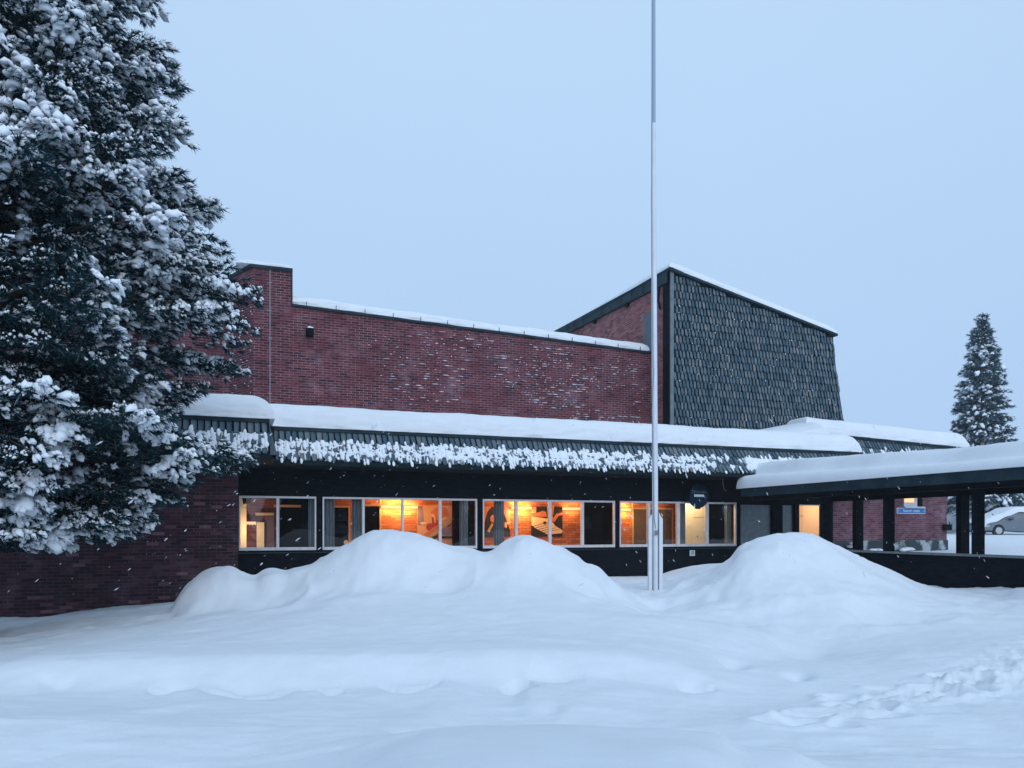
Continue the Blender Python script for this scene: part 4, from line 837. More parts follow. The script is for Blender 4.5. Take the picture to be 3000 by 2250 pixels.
def text(body, loc, size, m, parent, name='lettering', yaw=PSI, ext=.002, align='CENTER', sx=1.0):
    cu = bpy.data.curves.new(name, 'FONT'); cu.body = body; cu.size = size; cu.extrude = ext; cu.align_x = align; cu.align_y = 'CENTER'
    t = bpy.data.objects.new('tmp', cu); col.objects.link(t); bpy.context.view_layer.update()
    me = bpy.data.meshes.new_from_object(t.evaluated_get(bpy.context.evaluated_depsgraph_get())); bpy.data.objects.remove(t)
    co = np.empty(len(me.vertices) * 3); me.vertices.foreach_get('co', co); co = co.reshape(-1, 3)
    w = co[:, 0] * sx; Pn = np.stack([loc[0] + w * math.cos(yaw) + co[:, 2] * math.sin(yaw), loc[1] + w * math.sin(yaw) - co[:, 2] * math.cos(yaw), loc[2] + co[:, 1]], -1)
    me.vertices.foreach_set('co', Pn.ravel()); me.materials.clear(); me.materials.append(m)
    return link_mesh(name, me, parent)
text('Tyset Kultur', W(ca + .055, bs - .004, cz + .13), .075, sgrey, sg)
# no smoking sign
ns = empty('no_smoking_sign', W(A(2028, Bw), Bw, Z(2028, 1620, Bw)), 'small white no smoking sign below the fourth window', 'sign')
k = MB(); b_ = Bw - .012; k.box(A(2021, b_), A(2036, b_), b_, Bw - .002, Z(2028, 1628.5, b_), Z(2028, 1612, b_)); k.build('plate', swhite, ns)
k = MB(); cx, cz_ = A(2028.5, b_), Z(2028, 1620, b_)
for i in range(20):
    t0, t1 = 2 * math.pi * i / 20, 2 * math.pi * (i + 1) / 20
    k.face([(cx + r__ * math.cos(t), b_ - .003, cz_ + r__ * math.sin(t)) for r__, t in ((.045, t0), (.058, t0), (.058, t1), (.045, t1))])
k.face([(cx - .04, b_ - .004, cz_ - .028), (cx - .028, b_ - .004, cz_ - .04), (cx + .04, b_ - .004, cz_ + .028), (cx + .028, b_ - .004, cz_ + .04)])
k.box(cx - .03, cx + .02, b_ - .006, b_ - .0045, cz_ - .008, cz_ + .004); k.build('symbol', mat('symbol_blue', (.05, .08, .14), .6), ns)
# loose cable under the eave
k = MB(); pts = [(2118, 1392), (2118, 1412), (2119, 1426), (2123, 1435), (2128, 1439)]
k.tube([Pb(u, v, 19.3) for u, v in pts], .012, 6); tag(k.build('cable', mat('grey_cable', (.16, .18, .2), .6), origin=W(*Pb(2118, 1400, 19.3))), 'thin grey cable drooping below the eave right of the round sign', 'cable')
# lamp on the upper brick wall with a cap of snow
fl_ = empty('wall_lamp', W(*Pb(910, 975, Bu)), 'small dark box lamp capped with snow high on the upper brick wall', 'lamp')
k = MB(); p0, p1 = Pb(902, 960, Bu - .2), Pb(919, 980, Bu - .2); k.box(p0[0], p1[0], Bu - .2, Bu - .006, p1[2], p0[2]); k.box(p0[0] - .04, p1[0] + .01, Bu - .03, Bu - .007, p1[2] - .05, p0[2] + .05); k.build('housing', M['black'], fl_)
V, Fc = blobs(np.array([W((p0[0] + p1[0]) / 2, Bu - .12, p0[2] + .02)]), np.array([.08]), np.array([.1]), np.array([.05]), np.array([W(1, 0, 0)]), np.array([W(0, 1, 0)]), np.array([(0, 0, 1.)]), rng); np_mesh('snow_cap', V, Fc, M['tree_snow'], fl_, smooth=True)
# blue name plate on the annex
b_ = Bn - .03; a0, a1 = A(2628, b_), A(2711, b_); zz0, zz1 = Z(2670, 1505, b_), Z(2670, 1488, b_)
rs = empty('parking_sign', W((a0 + a1) / 2, b_, zz0), 'blue plate reading Reservert ansatte below the small lit window', 'sign')
k = MB(); k.box(a0, a1, b_, Bn - .002, zz0, zz1); k.build('rim', swhite, rs)
k = MB(); k.box(a0 + .02, a1 - .02, b_ - .006, b_ - .001, zz0 + .02, zz1 - .02); k.build('plate', mat('sign_blue', (.02, .15, .42), .4), rs)
text('Reservert  ansatte', W((a0 + a1) / 2, b_ - .009, (zz0 + zz1) / 2), .155, mat('sign_lettering', (.62, .75, .85), .5), rs, sx=.72)
for a_ in (a0 + .07, a1 - .07):
    k = MB(); k.prism([(a_ + .02 * math.cos(t), (zz0 + zz1) / 2 + .02 * math.sin(t)) for t in np.linspace(0, 2 * math.pi, 11)[:-1]], b_ - .012, b_ - .007); k.build('screw', swhite, rs)
# box on the annex corner
k = MB(); p0, p1 = Pb(2766, 1536, Bn - .1), Pb(2788, 1554, Bn - .1); k.box(p0[0], p1[0], Bn - .12, Bn + .1 - .13, p1[2], p0[2]); k.tube([(p1[0] - .07, Bn - .06, p0[2]), (p1[0] - .07, Bn - .06, p0[2] + .09)], .015, 6); k.box(anw - .1, anw + .12, Bn - .035, Bn - .031, p1[2] + .05, p1[2] + .1)
tag(k.build('meter_box', M['black'], origin=W(p0[0], Bn - .1, p1[2])), 'black box jutting from the corner of the far right wing', 'box')

# ------------------------------------------------------------------ covered walkway on the right
AC = 13.95; cw = empty('covered_walkway', W(15.5, 12, .2), 'open black timber walkway roof on posts with a low wall, loaded with snow', 'walkway')
k = MB(); k.box(AC, 17.6, 4.5, 18.58, 2.60, 2.65); k.box(AC, AC + .05, 4.5, 18.58, 2.42, 2.60); k.box(17.55, 17.6, 4.5, 18.58, 2.42, 2.6); k.box(AC + .05, 17.55, 18.53, 18.58, 2.42, 2.6); k.build('roof', M['fascia'], cw)
for a_ in (AC + .32, 17.1):
    k = MB(); k.box(a_, a_ + .16, 4.5, 18.5, 2.31, 2.595); k.build('beam', M['black'], cw)
k = MB()
for i in range(24):
    q = 4.8 + i * .6; k.box(AC + .48, 17.1, q, q + .06, 2.44, 2.595)
k.build('joists', M['black'], cw)
def post(a_, u0, u1, dbl):
    b0_ = Pa((u0 + u1) / 2, HZ, a_)[1]; w_ = (u1 - u0) / F * (a_ * SP + b0_ * CP) * .82
    k = MB()
    if not dbl: k.box(a_ - w_/2, a_ + w_/2, b0_ - w_/2 + .02, b0_ + w_/2 - .02, .2, 2.309)
    else:
        k.box(a_ - w_/2, a_ - w_/2 + .14, b0_ - .07, b0_ + .07, .2, 2.309); k.box(a_ + w_/2 - .14, a_ + w_/2, b0_ - .07, b0_ + .07, .2, 2.309); k.box(a_ - w_/2 + .14, a_ + w_/2 - .14, b0_ - .03, b0_ + .05, .2, 2.309, 1); k.box(a_ - w_/2 + .13, a_ + w_/2 - .13, b0_ - .06, b0_ + .04, 1.0, 1.35, 1)
    k.build('post', [M['black'], M['fascia']], cw)
post(14.55, 2849, 2882, False); post(14.55, 2589, 2619, False); post(14.55, 2404, 2432, False)
post(17.0, 2800, 2841, True); post(17.0, 2497, 2530, True); post(14.55, 3290, 3340, False); post(17.0, 3180, 3225, True)
k = MB(); k.box(14.42, 14.62, 4.5, 17.5, -.3, .92)
for i in range(7): k.box(14.415, 14.419, 4.5, 17.5, .1 + i * .11, .105 + i * .11)
k.build('low_wall', M['black'], cw)
k = MB(); k.box(14.36, 14.68, 4.5, 17.5, .921, .965); k.build('rail', noisy('weathered_rail', (.12, .15, .16), (.2, .235, .25), 8, .8, stretch=(8, 1, 1)), cw)
def cprof(d, AA, BB):
    w = .07 * np.sin(BB * .9) + .05 * np.sin(BB * 2.3 + 1)
    q1 = np.clip(d / .24, 0, 1); lo = (.22 + .16 * np.clip((BB - 12) / 6, 0, 1)) * (1 - (1 - q1) ** 2) ** .5
    q2 = np.clip((d - .42 + w) / .30, 0, 1); return lo + (.32 + .08 * np.clip((BB - 8) / 10, 0, 1)) * q2 * q2 * (3 - 2 * q2)
roof_snow('roof_snow', AC - .06, 17.65, 4.4, 18.72, 2.65, .72, .7, 'deep layered snow on the roof of the covered walkway', 8, prof=cprof, rag=.012, step=.12, wav=.012, ends=(1, 1, 0, 0))
# snow patches along the plinth foot
rng = np.random.RandomState(3); C = np.array([W(A(u, Bn - .2), Bn - .2 - rng.uniform(0, .3), Z(u, v, Bn - .2)) for u, v in ((2545, 1612), (2560, 1611), (2575, 1613), (2590, 1612), (2630, 1610), (2490, 1591), (2494, 1600), (2650, 1608), (2665, 1609))])
V, Fc = blobs(C, rng.uniform(.12, .3, len(C)), np.full(len(C), .15), rng.uniform(.05, .09, len(C)), np.tile(W(1, 0, 0), (len(C), 1)), np.tile(W(0, 1, 0), (len(C), 1)), np.tile((0, 0, 1.), (len(C), 1)), rng)
tag(np_mesh('snow_clods', V, Fc, M['tree_snow'], smooth=True), 'small lumps of snow along the foot of the far right wing', 'snow', kind='stuff')

# ------------------------------------------------------------------ flagpole
PYd = 14.5; fx = (1921 - 1500) / F * PYd; px = PYd / F
zg = H - (1728 - HZ) / F * PYd
fp = empty('flagpole', (fx, PYd, zg), 'tall white flagpole between two white side plates standing in the snow', 'flagpole')
def wtube(pts, r, n, name, m, parent, smooth=True):
    k = MB(world=True); k.tube(pts, r, n); return k.build(name, m, parent, smooth=smooth)
zt = lambda v: H - (v - HZ) / F * PYd
X_ = lambda u: (u - 1500) / F * PYd
wtube([(X_(1921), PYd, zg - .6), (X_(1919), PYd, zt(1400)), (X_(1916), PYd, zt(800)), (X_(1914.5), PYd, zt(362))], [8.8 * px, 8.6 * px, 8.0 * px, 6.8 * px], 16, 'pole', M['pole'], fp)
wtube([(X_(1914.5), PYd, zt(364)), (X_(1914.5), PYd, zt(0)), (X_(1913.5), PYd, zt(-260))], [6.2 * px, 5.7 * px, 4.8 * px], 14, 'pole_extension', M['pole_top'], fp)
for s_, (u0, u1) in ((-1, (1899, 1909)), (1, (1929.5, 1940))):
    k = MB(world=True); z1_ = zt(1517); d_2 = .06
    a_, b2 = X_(u0), X_(u1); ps = [(a_, zg - .5), (b2, zg - .5), (b2, z1_ + (0.05 if s_ < 0 else -.02)), (b2 if s_ < 0 else b2 - .02, z1_ + (.05 if s_ < 0 else .0)), (a_ + (.02 if s_ < 0 else 0), z1_ + (.02 if s_ < 0 else .10)), (a_, z1_)]
    ps = [(a_, zg - .5), (b2, zg - .5), (b2, z1_ + .06), (a_, z1_ - .02)] if s_ < 0 else [(a_, zg - .5), (b2, zg - .5), (b2, z1_ - .02), (a_ + .02, z1_ + .05), (a_, z1_ + .1)]
    k.face([(x, PYd - d_2, z) for x, z in ps]); k.face([(x, PYd + d_2, z) for x, z in reversed(ps)])
    for i in range(len(ps)):
        (x0, zz0_), (x1, zz1_) = ps[i], ps[(i + 1) % len(ps)]; k.face([(x0, PYd - d_2, zz0_), (x0, PYd + d_2, zz0_), (x1, PYd + d_2, zz1_), (x1, PYd - d_2, zz1_)])
    k.build('side_plate', M['pole'], fp)
    k = MB(world=True); q0, q1 = (X_(1909.2), X_(1911)) if s_ < 0 else (X_(1928.2), X_(1929.4)); k.v = []; 
    for (x0, x1) in ((q0, q1),):
        y0 = PYd - .045; k.face([(x0, y0, zg - .3), (x1, y0, zg - .3), (x1, y0, z1_), (x0, y0, z1_)])
    k.build('gap', M['seam'], fp)
wtube([(X_(1915) - .005, PYd - 9 * px, zt(1080)), (X_(1908), PYd - 9.6 * px, zt(1200)), (X_(1913), PYd - 9.9 * px, zt(1420)), (X_(1914), PYd - 10 * px, zt(1515)), (X_(1919), PYd - 10.2 * px, zt(1548))], .006, 5, 'rope', M['seam'], fp)
wtube([(X_(1909) - .0, PYd - .03, zt(362)), (X_(1907.5), PYd - .02, zt(600)), (X_(1912), PYd - 8.9 * px, zt(1080))], .005, 5, 'rope', M['seam'], fp)
for du in (-2.6, 2.2):
    k = MB(world=True)
    for j in range(5):
        z_ = zt(1556 + j * 2.6); k.tube([(X_(1921 + du) - .012, PYd - .075, z_), (X_(1921 + du) + .012, PYd - .085, z_ + .01)], .012, 6)
    k.build('cleat_rope', M['rope'], fp)

# ------------------------------------------------------------------ trees
def conifer(name, cx, cy, z0, z1, Rf, rng, label, cat, n_br, step, side, tuft, nneedle, snow_p, leafm, bark, group=None, droop=.28, rise=.15, back_thin=.35, ned_w=.018, az_bias=True, snow_s=1.0, snowf=None, ic=ICO1, trunk_r=.28, nlump=1):
    t = empty(name, (cx, cy, z0), label, cat, group)
    k = MB(world=True); top = z1; k.tube([(cx, cy, z0 - .5), (cx + .05, cy, z0 + (top - z0) * .3), (cx, cy, z0 + (top - z0) * .7), (cx, cy, top)], [trunk_r, trunk_r * .8, trunk_r * .4, .02], 10); k.build('trunk', bark, t)
    TP = []; TD = []; SN = []; BR = MB(world=True); zlow = Rf[0][0]
    rz = lambda z: float(np.interp(z, [q[0] for q in Rf], [q[1] for q in Rf]))
    toCam = math.atan2(-cy, -cx)
    for i in range(n_br):
        q = (i + rng.uniform(0, 1)) / n_br; zb_ = zlow + (top - zlow) * q ** 1.15 * .985
        az = rng.uniform(0, 2 * math.pi); dif = abs((az - toCam + math.pi) % (2 * math.pi) - math.pi)
        if dif > 2.0 and rng.uniform() > back_thin: continue
        ff = rng.choice([rng.uniform(.9, 1.0), rng.uniform(.6, .95)]); r1, r2 = rng.uniform(.7, 1.3), rng.uniform(.5, 1.6); Lb = rz(zb_)
        for _ in range(6): Lb = .5 * Lb + .5 * ff * max(0, rz(zb_ + Lb * (rise * r2 + .3 * q - droop * r1 * (1 - .5 * q))) - tuft * .9)
        if Lb < .15: Lb = .15
        dr = droop * Lb * r1 * (1.0 - .5 * q); ri = rise * Lb * r2 + (.3 * q * Lb)
        ux, uy = math.cos(az), math.sin(az); bend = rng.uniform(-.25, .25)
        def pt(s): 
            r_ = s * Lb; return np.array([cx + ux * r_ - uy * bend * r_ * s, cy + uy * r_ + ux * bend * r_ * s, zb_ + ri * s - dr * s * s * 1.0])
        if dif < 2.2: BR.tube([pt(s) for s in (.05, .35, .65, .95)], [.035 * (Lb / 3) + .006, .025 * (Lb / 3) + .006, .016, .006], 4)
        s = max(.22, 1 - 2.2 / max(Lb, .3)); s = min(s, .5)
        while s <= 1.0:
            p = pt(s); d = pt(min(s + .05, 1.05)) - pt(s - .02); d /= np.linalg.norm(d); sw = side * Lb * (1.08 - s) * .55 + tuft * .8
            for sd_ in (-1, -.5, 0, .5, 1):
                if abs(sd_) == .5 and rng.uniform() < .35: continue
                off = sw * sd_ * rng.uniform(.7, 1.25)
                pp = p + np.array([-uy, ux, 0]) * off + d * abs(off) * .45 + np.array([0, 0, -abs(off) * .28 + rng.uniform(-.07, .05)]) * 1.0 + rng.normal(0, tuft * .25, 3)
                dd3 = d * .8 + np.array([-uy, ux, 0]) * sd_ * .7 + np.array([0, 0, rng.uniform(-.25, .35)]); dd3 /= np.linalg.norm(dd3)
                TP.append(pp); TD.append(dd3); SN.append(s)
            s += step / Lb * rng.uniform(.8, 1.25)
    BR.build('branches', bark, t)
    TP = np.array(TP); TD = np.array(TD); SN = np.array(SN)
    rr_ = np.hypot(TP[:, 0] - cx, TP[:, 1] - cy); lim = np.interp(TP[:, 2], [q[0] for q in Rf], [q[1] for q in Rf]); kp = (rr_ < lim + tuft * .3) & (TP[:, 2] > Rf[0][0] - .1)
    TP, TD, SN = TP[kp], TD[kp], SN[kp]; n = len(TP)
    # needles: thin triangles fanning forward
    up = np.array([0, 0, 1.]); S1 = np.cross(TD, up); S1 /= np.linalg.norm(S1, axis=1)[:, None] + 1e-9; S2 = np.cross(S1, TD)
    th = rng.uniform(0, 2 * math.pi, (n, nneedle)); sp = rng.uniform(.12, .95, (n, nneedle)); ln = tuft * rng.uniform(.7, 1.35, (n, nneedle))
    dirn = TD[:, None] * np.cos(sp)[..., None] + (S1[:, None] * np.cos(th)[..., None] + S2[:, None] * np.sin(th)[..., None]) * np.sin(sp)[..., None]
    dirn[..., 2] -= .12
    base = TP[:, None] + TD[:, None] * rng.uniform(-.6, .4, (n, nneedle, 1)) * tuft
    wv = np.cross(dirn, rng.normal(0, 1, (n, nneedle, 3))); wv /= np.linalg.norm(wv, axis=2)[..., None] + 1e-9
    a_ = base + wv * ned_w / 2; b_ = base - wv * ned_w / 2; c_ = base + dirn * ln[..., None]
    V = np.stack([a_, b_, c_], 2).reshape(-1, 3); Fc = np.arange(len(V)).reshape(-1, 3)
    np_mesh('foliage', V, Fc, leafm, t)
    pr = snow_p if snowf is None else snowf(TP, SN)
    sel = rng.uniform(0, 1, n) < pr; C = TP[sel]; D = TD[sel]; ns = len(C)
    C = np.repeat(C, nlump, 0); D = np.repeat(D, nlump, 0); ns = len(C); C = C + rng.normal(0, tuft * .30 * (nlump > 1), (ns, 3)) * np.array([1, 1, .45]); D = D + rng.normal(0, .25, (ns, 3)); D = D + np.array([0, 0, -.15]) ; D /= np.linalg.norm(D, axis=1)[:, None]
    Yv = np.cross(up, D); Yv /= np.linalg.norm(Yv, axis=1)[:, None] + 1e-9; Zv = np.cross(D, Yv)
    amt = snow_s * np.exp(rng.normal(0, .35, ns))
    amt = amt * (1 + .8 * np.clip(fbm(C[:, 0] * 1.7 + C[:, 1], C[:, 2] * 1.7, 71, 2) * 2, -.6, 1))
    amt = np.minimum(amt, 1.7)
    V, Fc = blobs(C + Zv * (tuft * .30) + D * tuft * .25, tuft * .62 * amt, tuft * .40 * amt, tuft * .27 * amt, D, Yv, Zv, rng, ic, .17, drape=.9)
    np_mesh('snow_load', V, Fc, M['tree_snow'], t, smooth=True)
    print(name, n, ns)
    return t
ty = 11.0; tcx = (-80 - 1500) / F * ty
edge_uv = [(-1500, 60), (-900, 250), (-400, 380), (0, 455), (60, 478), (150, 480), (240, 528), (310, 540), (380, 562), (440, 566), (510, 552), (560, 590), (600, 640), (690, 655), (730, 705), (815, 728), (895, 736), (970, 745), (1010, 690), (1058, 640), (1110, 560), (1166, 505), (1200, 560), (1240, 715), (1300, 732), (1356, 680), (1385, 560), (1440, 500), (1500, 430), (1545, 390), (1575, 350)]
Rf = sorted([(H - (v - HZ) / F * ty, (u + 80) / F * ty * 1.03) for v, u in edge_uv]); Rf.insert(0, (1.25, 1.3)); Rf.append((Rf[-1][0] + .6, .05))
def pine_snow(P_, s_):
    ang = (P_[:, 0] - tcx) / 4.0
    return np.clip(.19 + .30 * ang + .035 * (P_[:, 2] - 5) + .8 * fbm(P_[:, 0] * .8, P_[:, 2] * .8 + P_[:, 1] * .5, 40, 3) + .25 * (s_ > .8), .06, .95)
conifer('pine_tree', tcx, ty, .0, Rf[-1][0], Rf, np.random.RandomState(12), 'huge snow laden dark green pine filling the left side of the view', 'tree', 1250, .115, .5, .115, 26, .5, M['leaf'], M['bark'], snowf=pine_snow, snow_s=.56, nlump=6, ned_w=.017, rise=.22)
sy = 50.0; scx = (2878 - 1500) / F * sy
e2 = [(920, 4), (950, 20), (1000, 38), (1060, 50), (1100, 62), (1150, 68), (1200, 74), (1250, 80), (1300, 88), (1380, 105), (1450, 125), (1500, 130)]
Rf2 = sorted([(H - (v - HZ) / F * sy, r * 1.08 / F * sy) for v, r in e2])
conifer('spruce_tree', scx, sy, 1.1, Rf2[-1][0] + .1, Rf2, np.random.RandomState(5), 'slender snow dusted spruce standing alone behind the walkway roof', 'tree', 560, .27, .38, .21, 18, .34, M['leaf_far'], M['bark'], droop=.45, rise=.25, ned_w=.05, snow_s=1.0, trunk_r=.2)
e3 = [(1150, 5), (1200, 30), (1300, 80), (1400, 120), (1520, 150)]; Rf3 = sorted([(H - (v - HZ) / F * 58, r / F * 58) for v, r in e3])
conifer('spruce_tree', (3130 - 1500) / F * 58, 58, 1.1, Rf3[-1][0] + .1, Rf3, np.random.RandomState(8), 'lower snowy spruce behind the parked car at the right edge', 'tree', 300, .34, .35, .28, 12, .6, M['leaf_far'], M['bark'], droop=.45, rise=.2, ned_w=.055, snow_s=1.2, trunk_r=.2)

rng = np.random.RandomState(17); V = []; Fc = []; nv = 0
for i in range(150):
    x = rng.uniform(-25, 95); y = -24 - rng.uniform(0, 10) + .25 * x * 0; h_ = rng.uniform(6, 10); r_ = rng.uniform(1.4, 2.4)
    for lay in range(5):
        zb_ = h_ * lay * .17; rr = r_ * (1 - lay * .17); m = 12
        for j in range(m): t = 2 * math.pi * j / m; q = rr * (1 if j % 2 else .72); V.append((x + q * math.cos(t), y + q * math.sin(t), zb_))
        V.append((x, y, zb_ + h_ * .34)); Fc += [[nv + j, nv + (j + 1) % m, nv + m] for j in range(m)]; nv += m + 1
tag(np_mesh('distant_wood', np.array(V), np.array(Fc), M['leaf'], origin=(35, -28, 0)), 'dark spruce wood across the road behind the viewer', 'wood', kind='stuff')

# ------------------------------------------------------------------ parked car (side on, nose to the left)
cy0 = 45.0; cx0 = (2884 - 1500) / F * cy0; cz0 = H - (1570 - HZ) / F * cy0
car = empty('parked_car', (cx0 + 2.2, cy0, cz0), 'grey parked car buried under fresh snow beyond the walkway posts', 'car')
paint = mat('grey_car_paint', (.13, .16, .19), .35, .3); rubber = mat('tyre_rubber', (.02, .022, .025), .9); rim_m = mat('alloy', (.4, .43, .46), .35, .8)
def car_body(name, prof, y0, y1, m, tuck=0.0):
    k = MB(world=True); n = len(prof)
    fr_ = [(cx0 + x, y0 + tuck * max(0, z - .85), cz0 + z) for x, z in prof]; bk_ = [(cx0 + x, y1 - tuck * max(0, z - .85), cz0 + z) for x, z in prof]
    k.face(fr_); k.face(bk_[::-1])
    for i in range(n): k.face([fr_[i], bk_[i], bk_[(i + 1) % n], fr_[(i + 1) % n]][::1])
    return k.build(name, m, car)
lower = [(0.0, .32), (.1, .22)] + [(.84 + .36 * math.cos(t), .31 + .36 * math.sin(t)) for t in np.linspace(math.pi, 0, 9)] + [(3.1, .2)] + [(3.48 + .36 * math.cos(t), .31 + .36 * math.sin(t)) for t in np.linspace(math.pi, 0, 9)] + [(4.3, .25), (4.42, .45), (4.4, .9), (4.2, 1.0), (1.2, .95), (.35, .8), (.05, .62)]
car_body('body', lower, cy0, cy0 + 1.75, paint)
car_body('cabin', [(1.05, .93), (4.2, .98), (3.9, 1.3), (3.3, 1.42), (2.1, 1.42), (1.7, 1.25)], cy0 + .08, cy0 + 1.67, mat('car_glass', (.10, .13, .16), .15), .12)
for x_ in (.84, 3.48):
    wh = wtube([(cx0 + x_, cy0 - .01, cz0 + .31), (cx0 + x_, cy0 + .2, cz0 + .31)], .31, 22, 'wheel', rubber, car)
    wtube([(cx0 + x_, cy0 - .03, cz0 + .31), (cx0 + x_, cy0 - .012, cz0 + .31)], .2, 14, 'rim', rim_m, wh)
k = MB(world=True); k.tube([(cx0 + 1.42, cy0 - .12, cz0 + .98), (cx0 + 1.62, cy0 - .12, cz0 + 1.02)], .08, 8); k.build('mirror', mat('mirror_dark', (.03, .05, .06), .4), car)
k = MB(world=True)
for x_, y_ in ((.62, .3), (.30, .9)): k = MB(world=True); k.tube([(cx0 + x_ + .35, cy0 + y_, cz0 + .95), (cx0 + x_, cy0 + y_, cz0 + 1.32)], .02, 5); k.build('wiper', rubber, car)
k = MB(world=True); k.box(cx0 - .02, cx0 + .3, cy0 - .012, cy0 + .3, cz0 + .52, cz0 + .62); k.build('headlight', mat('headlight', (.4, .45, .5), .2), car)
k = MB(world=True); k.box(cx0 - .05, cx0 + .45, cy0 - .02, cy0 + 1.7, cz0 + .2, cz0 + .32); k.build('bumper', rubber, car)
def snow_prof(prof, y0, y1, name):
    rng = np.random.RandomState(2); us_ = np.linspace(0, 1, 40); xs2 = np.interp(us_, np.linspace(0, 1, len(prof)), [p[0] for p in prof]); zs2 = np.interp(us_, np.linspace(0, 1, len(prof)), [p[1] for p in prof]); zs2 = np.convolve(np.pad(zs2, 3, mode='edge'), np.ones(7) / 7, 'valid')
    ny = 14; yy = np.linspace(0, math.pi, ny); V = np.array([[(cx0 + x, (y0 + y1) / 2 - math.cos(t) * (y1 - y0) / 2, cz0 + (z - .32) + .32 * min(1, math.sin(t) * 2.2) ** .5 + .03 * math.sin(7 * x + 3 * t)) for t in yy] for x, z in zip(xs2, zs2)]).reshape(-1, 3)
    idx = np.arange(len(V)).reshape(40, ny); Fq = np.stack([idx[:-1, :-1], idx[1:, :-1], idx[1:, 1:], idx[:-1, 1:]], -1).reshape(-1, 4)
    return np_mesh(name, V, Fq, M['roof_snow'], car, smooth=True)
snow_prof([(-.02, .72), (.1, .98), (.5, 1.14), (.95, 1.26), (1.3, 1.45), (1.75, 1.66), (2.3, 1.74), (3.4, 1.72), (4.0, 1.5), (4.42, 1.1)], cy0 - .03, cy0 + 1.8, 'snow_load')

# far house with snowy roof, seen between the posts
hy = 62.0; hx = (2660 - 1500) / F * hy; hx1 = (2842 - 1500) / F * hy; hz = 1.0
ho = empty('far_house', ((hx + hx1) / 2, hy, hz), 'pale grey house under a white roof beyond the walkway posts', 'house')
zE_ = H - (1471 - HZ) / F * hy; zR = H - (1440 - HZ) / F * hy
k = MB(world=True); k.box(hx, hx1 - .3, hy + .3, hy + 6, hz - .3, zE_); k.build('wall', noisy('grey_render', (.36, .38, .38), (.42, .44, .44), 2), ho)
k = MB(world=True); k.face([(hx, hy, zE_), (hx1, hy, zE_), (hx1 - .2, hy + 3.2, zR + .6), (hx, hy + 3.2, zR + .6)]); k.face([(hx1, hy, zE_), (hx1, hy + 6.4, zE_), (hx1 - .2, hy + 3.2, zR + .6)]); k.face([(hx, hy + 6.4, zE_), (hx, hy + 3.2, zR + .6), (hx1 - .2, hy + 3.2, zR + .6), (hx1, hy + 6.4, zE_)]); k.build('roof', M['roof_snow'], ho)
k = MB(world=True); k.box(hx, hx1, hy - .04, hy - .001, zE_ - .12, zE_ + .02); k.build('gutter', M['fascia'], ho)
# snow bank before the house
rng = np.random.RandomState(6); C = np.array([((u - 1500) / F * 54, 54, H - (v - HZ) / F * 54) for u, v in ((2775, 1530), (2790, 1520), (2808, 1512), (2825, 1520), (2845, 1525), (2870, 1528), (2750, 1535))])
V, Fc = blobs(C, rng.uniform(1.0, 1.6, len(C)), np.full(len(C), 1.2), rng.uniform(.6, 1.0, len(C)), np.tile((1., 0, 0), (len(C), 1)), np.tile((0, 1., 0), (len(C), 1)), np.tile((0, 0, 1.), (len(C), 1)), rng, ICO2, .08)
tag(np_mesh('snow_bank', V, Fc, M['roof_snow'], smooth=True), 'heaped snow bank before the far house', 'snow', kind='stuff')

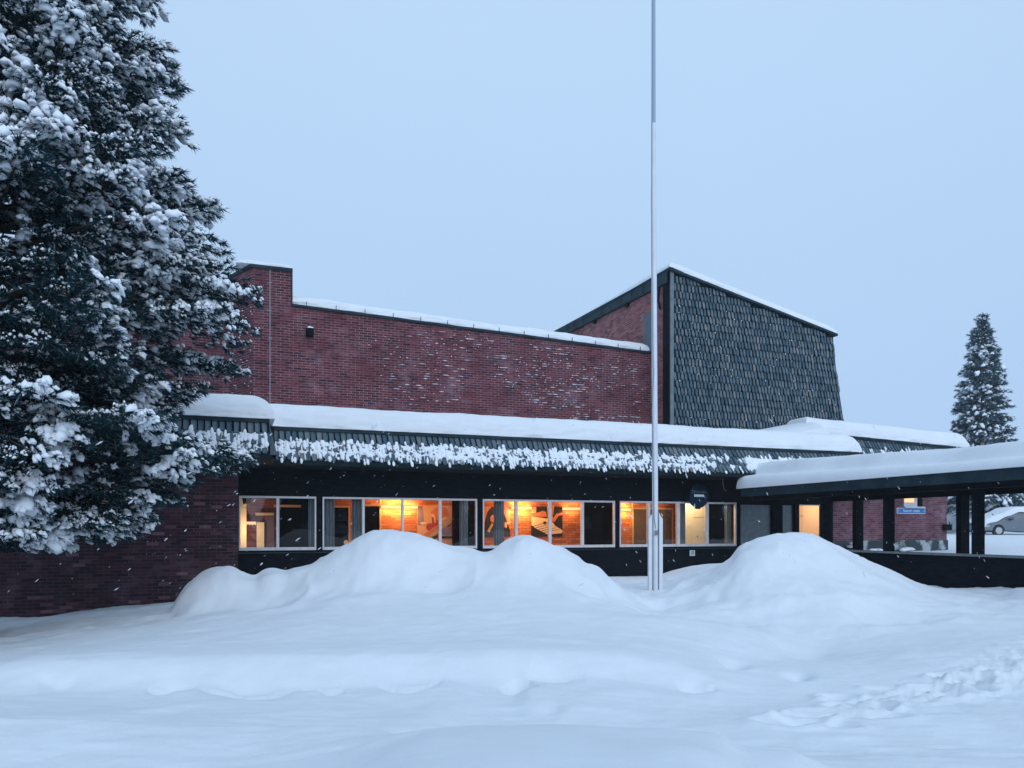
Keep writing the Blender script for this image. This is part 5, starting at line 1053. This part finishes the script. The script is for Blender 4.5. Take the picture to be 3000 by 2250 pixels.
# ------------------------------------------------------------------ falling snow
rng = np.random.RandomState(99); n = 2300
Yf = rng.uniform(2.5, 18, n) ; uf = rng.uniform(-300, 3300, n); vf = rng.uniform(600, 1750, n)
P = np.stack([(uf - 1500) / F * Yf, Yf, H - (vf - HZ) / F * Yf], -1)
ok = (P[:, 2] > .9) & (P[:, 2] < 1.6 + .115 * P[:, 1]); P = P[ok]; n = len(P)
side_ = np.where(P[:, 0] / P[:, 1] > .12, -1.0, 1.0)
D = np.stack([.75 * side_ * np.where(side_ < 0, .45, 1) + rng.normal(0, .15, n), rng.normal(0, .2, n), np.full(n, .55) + rng.normal(0, .12, n)], -1); D /= np.linalg.norm(D, axis=1)[:, None]
s1 = np.cross(D, rng.normal(0, 1, (n, 3))); s1 /= np.linalg.norm(s1, axis=1)[:, None]; s2 = np.cross(D, s1)
sz = rng.uniform(.0009, .0028, n) * (1 + 2.2 * (rng.uniform(0, 1, n) > .95))
V, Fc = blobs(P, sz * rng.uniform(2.5, 6, n), sz, sz * .8, D, s1, s2, rng, ICO1, .2)
fm = bpy.data.materials.new('snowflake'); fm.use_nodes = True; nt = fm.node_tree; nt.nodes.clear()
df = nt.nodes.new('ShaderNodeBsdfDiffuse'); df.inputs[0].default_value = (.9, .93, .97, 1); tl = nt.nodes.new('ShaderNodeBsdfTranslucent'); tl.inputs[0].default_value = (.9, .93, .97, 1)
ms_ = nt.nodes.new('ShaderNodeMixShader'); oo = nt.nodes.new('ShaderNodeOutputMaterial'); nt.links.new(df.outputs[0], ms_.inputs[1]); nt.links.new(tl.outputs[0], ms_.inputs[2]); tp = nt.nodes.new('ShaderNodeBsdfTransparent'); m3 = nt.nodes.new('ShaderNodeMixShader'); m3.inputs[0].default_value = .4; nt.links.new(ms_.outputs[0], m3.inputs[1]); nt.links.new(tp.outputs[0], m3.inputs[2]); nt.links.new(m3.outputs[0], oo.inputs[0])
tag(np_mesh('falling_snow', V, Fc, fm), 'loose snowflakes blowing through the air', 'snowflakes', kind='stuff')

# ------------------------------------------------------------------ haze
hm = bpy.data.materials.new('haze'); hm.use_nodes = True; nt = hm.node_tree; nt.nodes.clear()
pv = nt.nodes.new('ShaderNodeVolumePrincipled'); pv.inputs['Color'].default_value = (.97, .985, 1, 1); pv.inputs['Density'].default_value = .0005; pv.inputs['Anisotropy'].default_value = 0.0
oo = nt.nodes.new('ShaderNodeOutputMaterial'); nt.links.new(pv.outputs[0], oo.inputs['Volume'])
HAZE = True
if HAZE:
    k = MB(world=True); k.box(-200, 200, -60, 160, -2.7, 20); tag(k.build('haze', hm), 'thin pale snowy haze in the air', 'haze', kind='stuff')
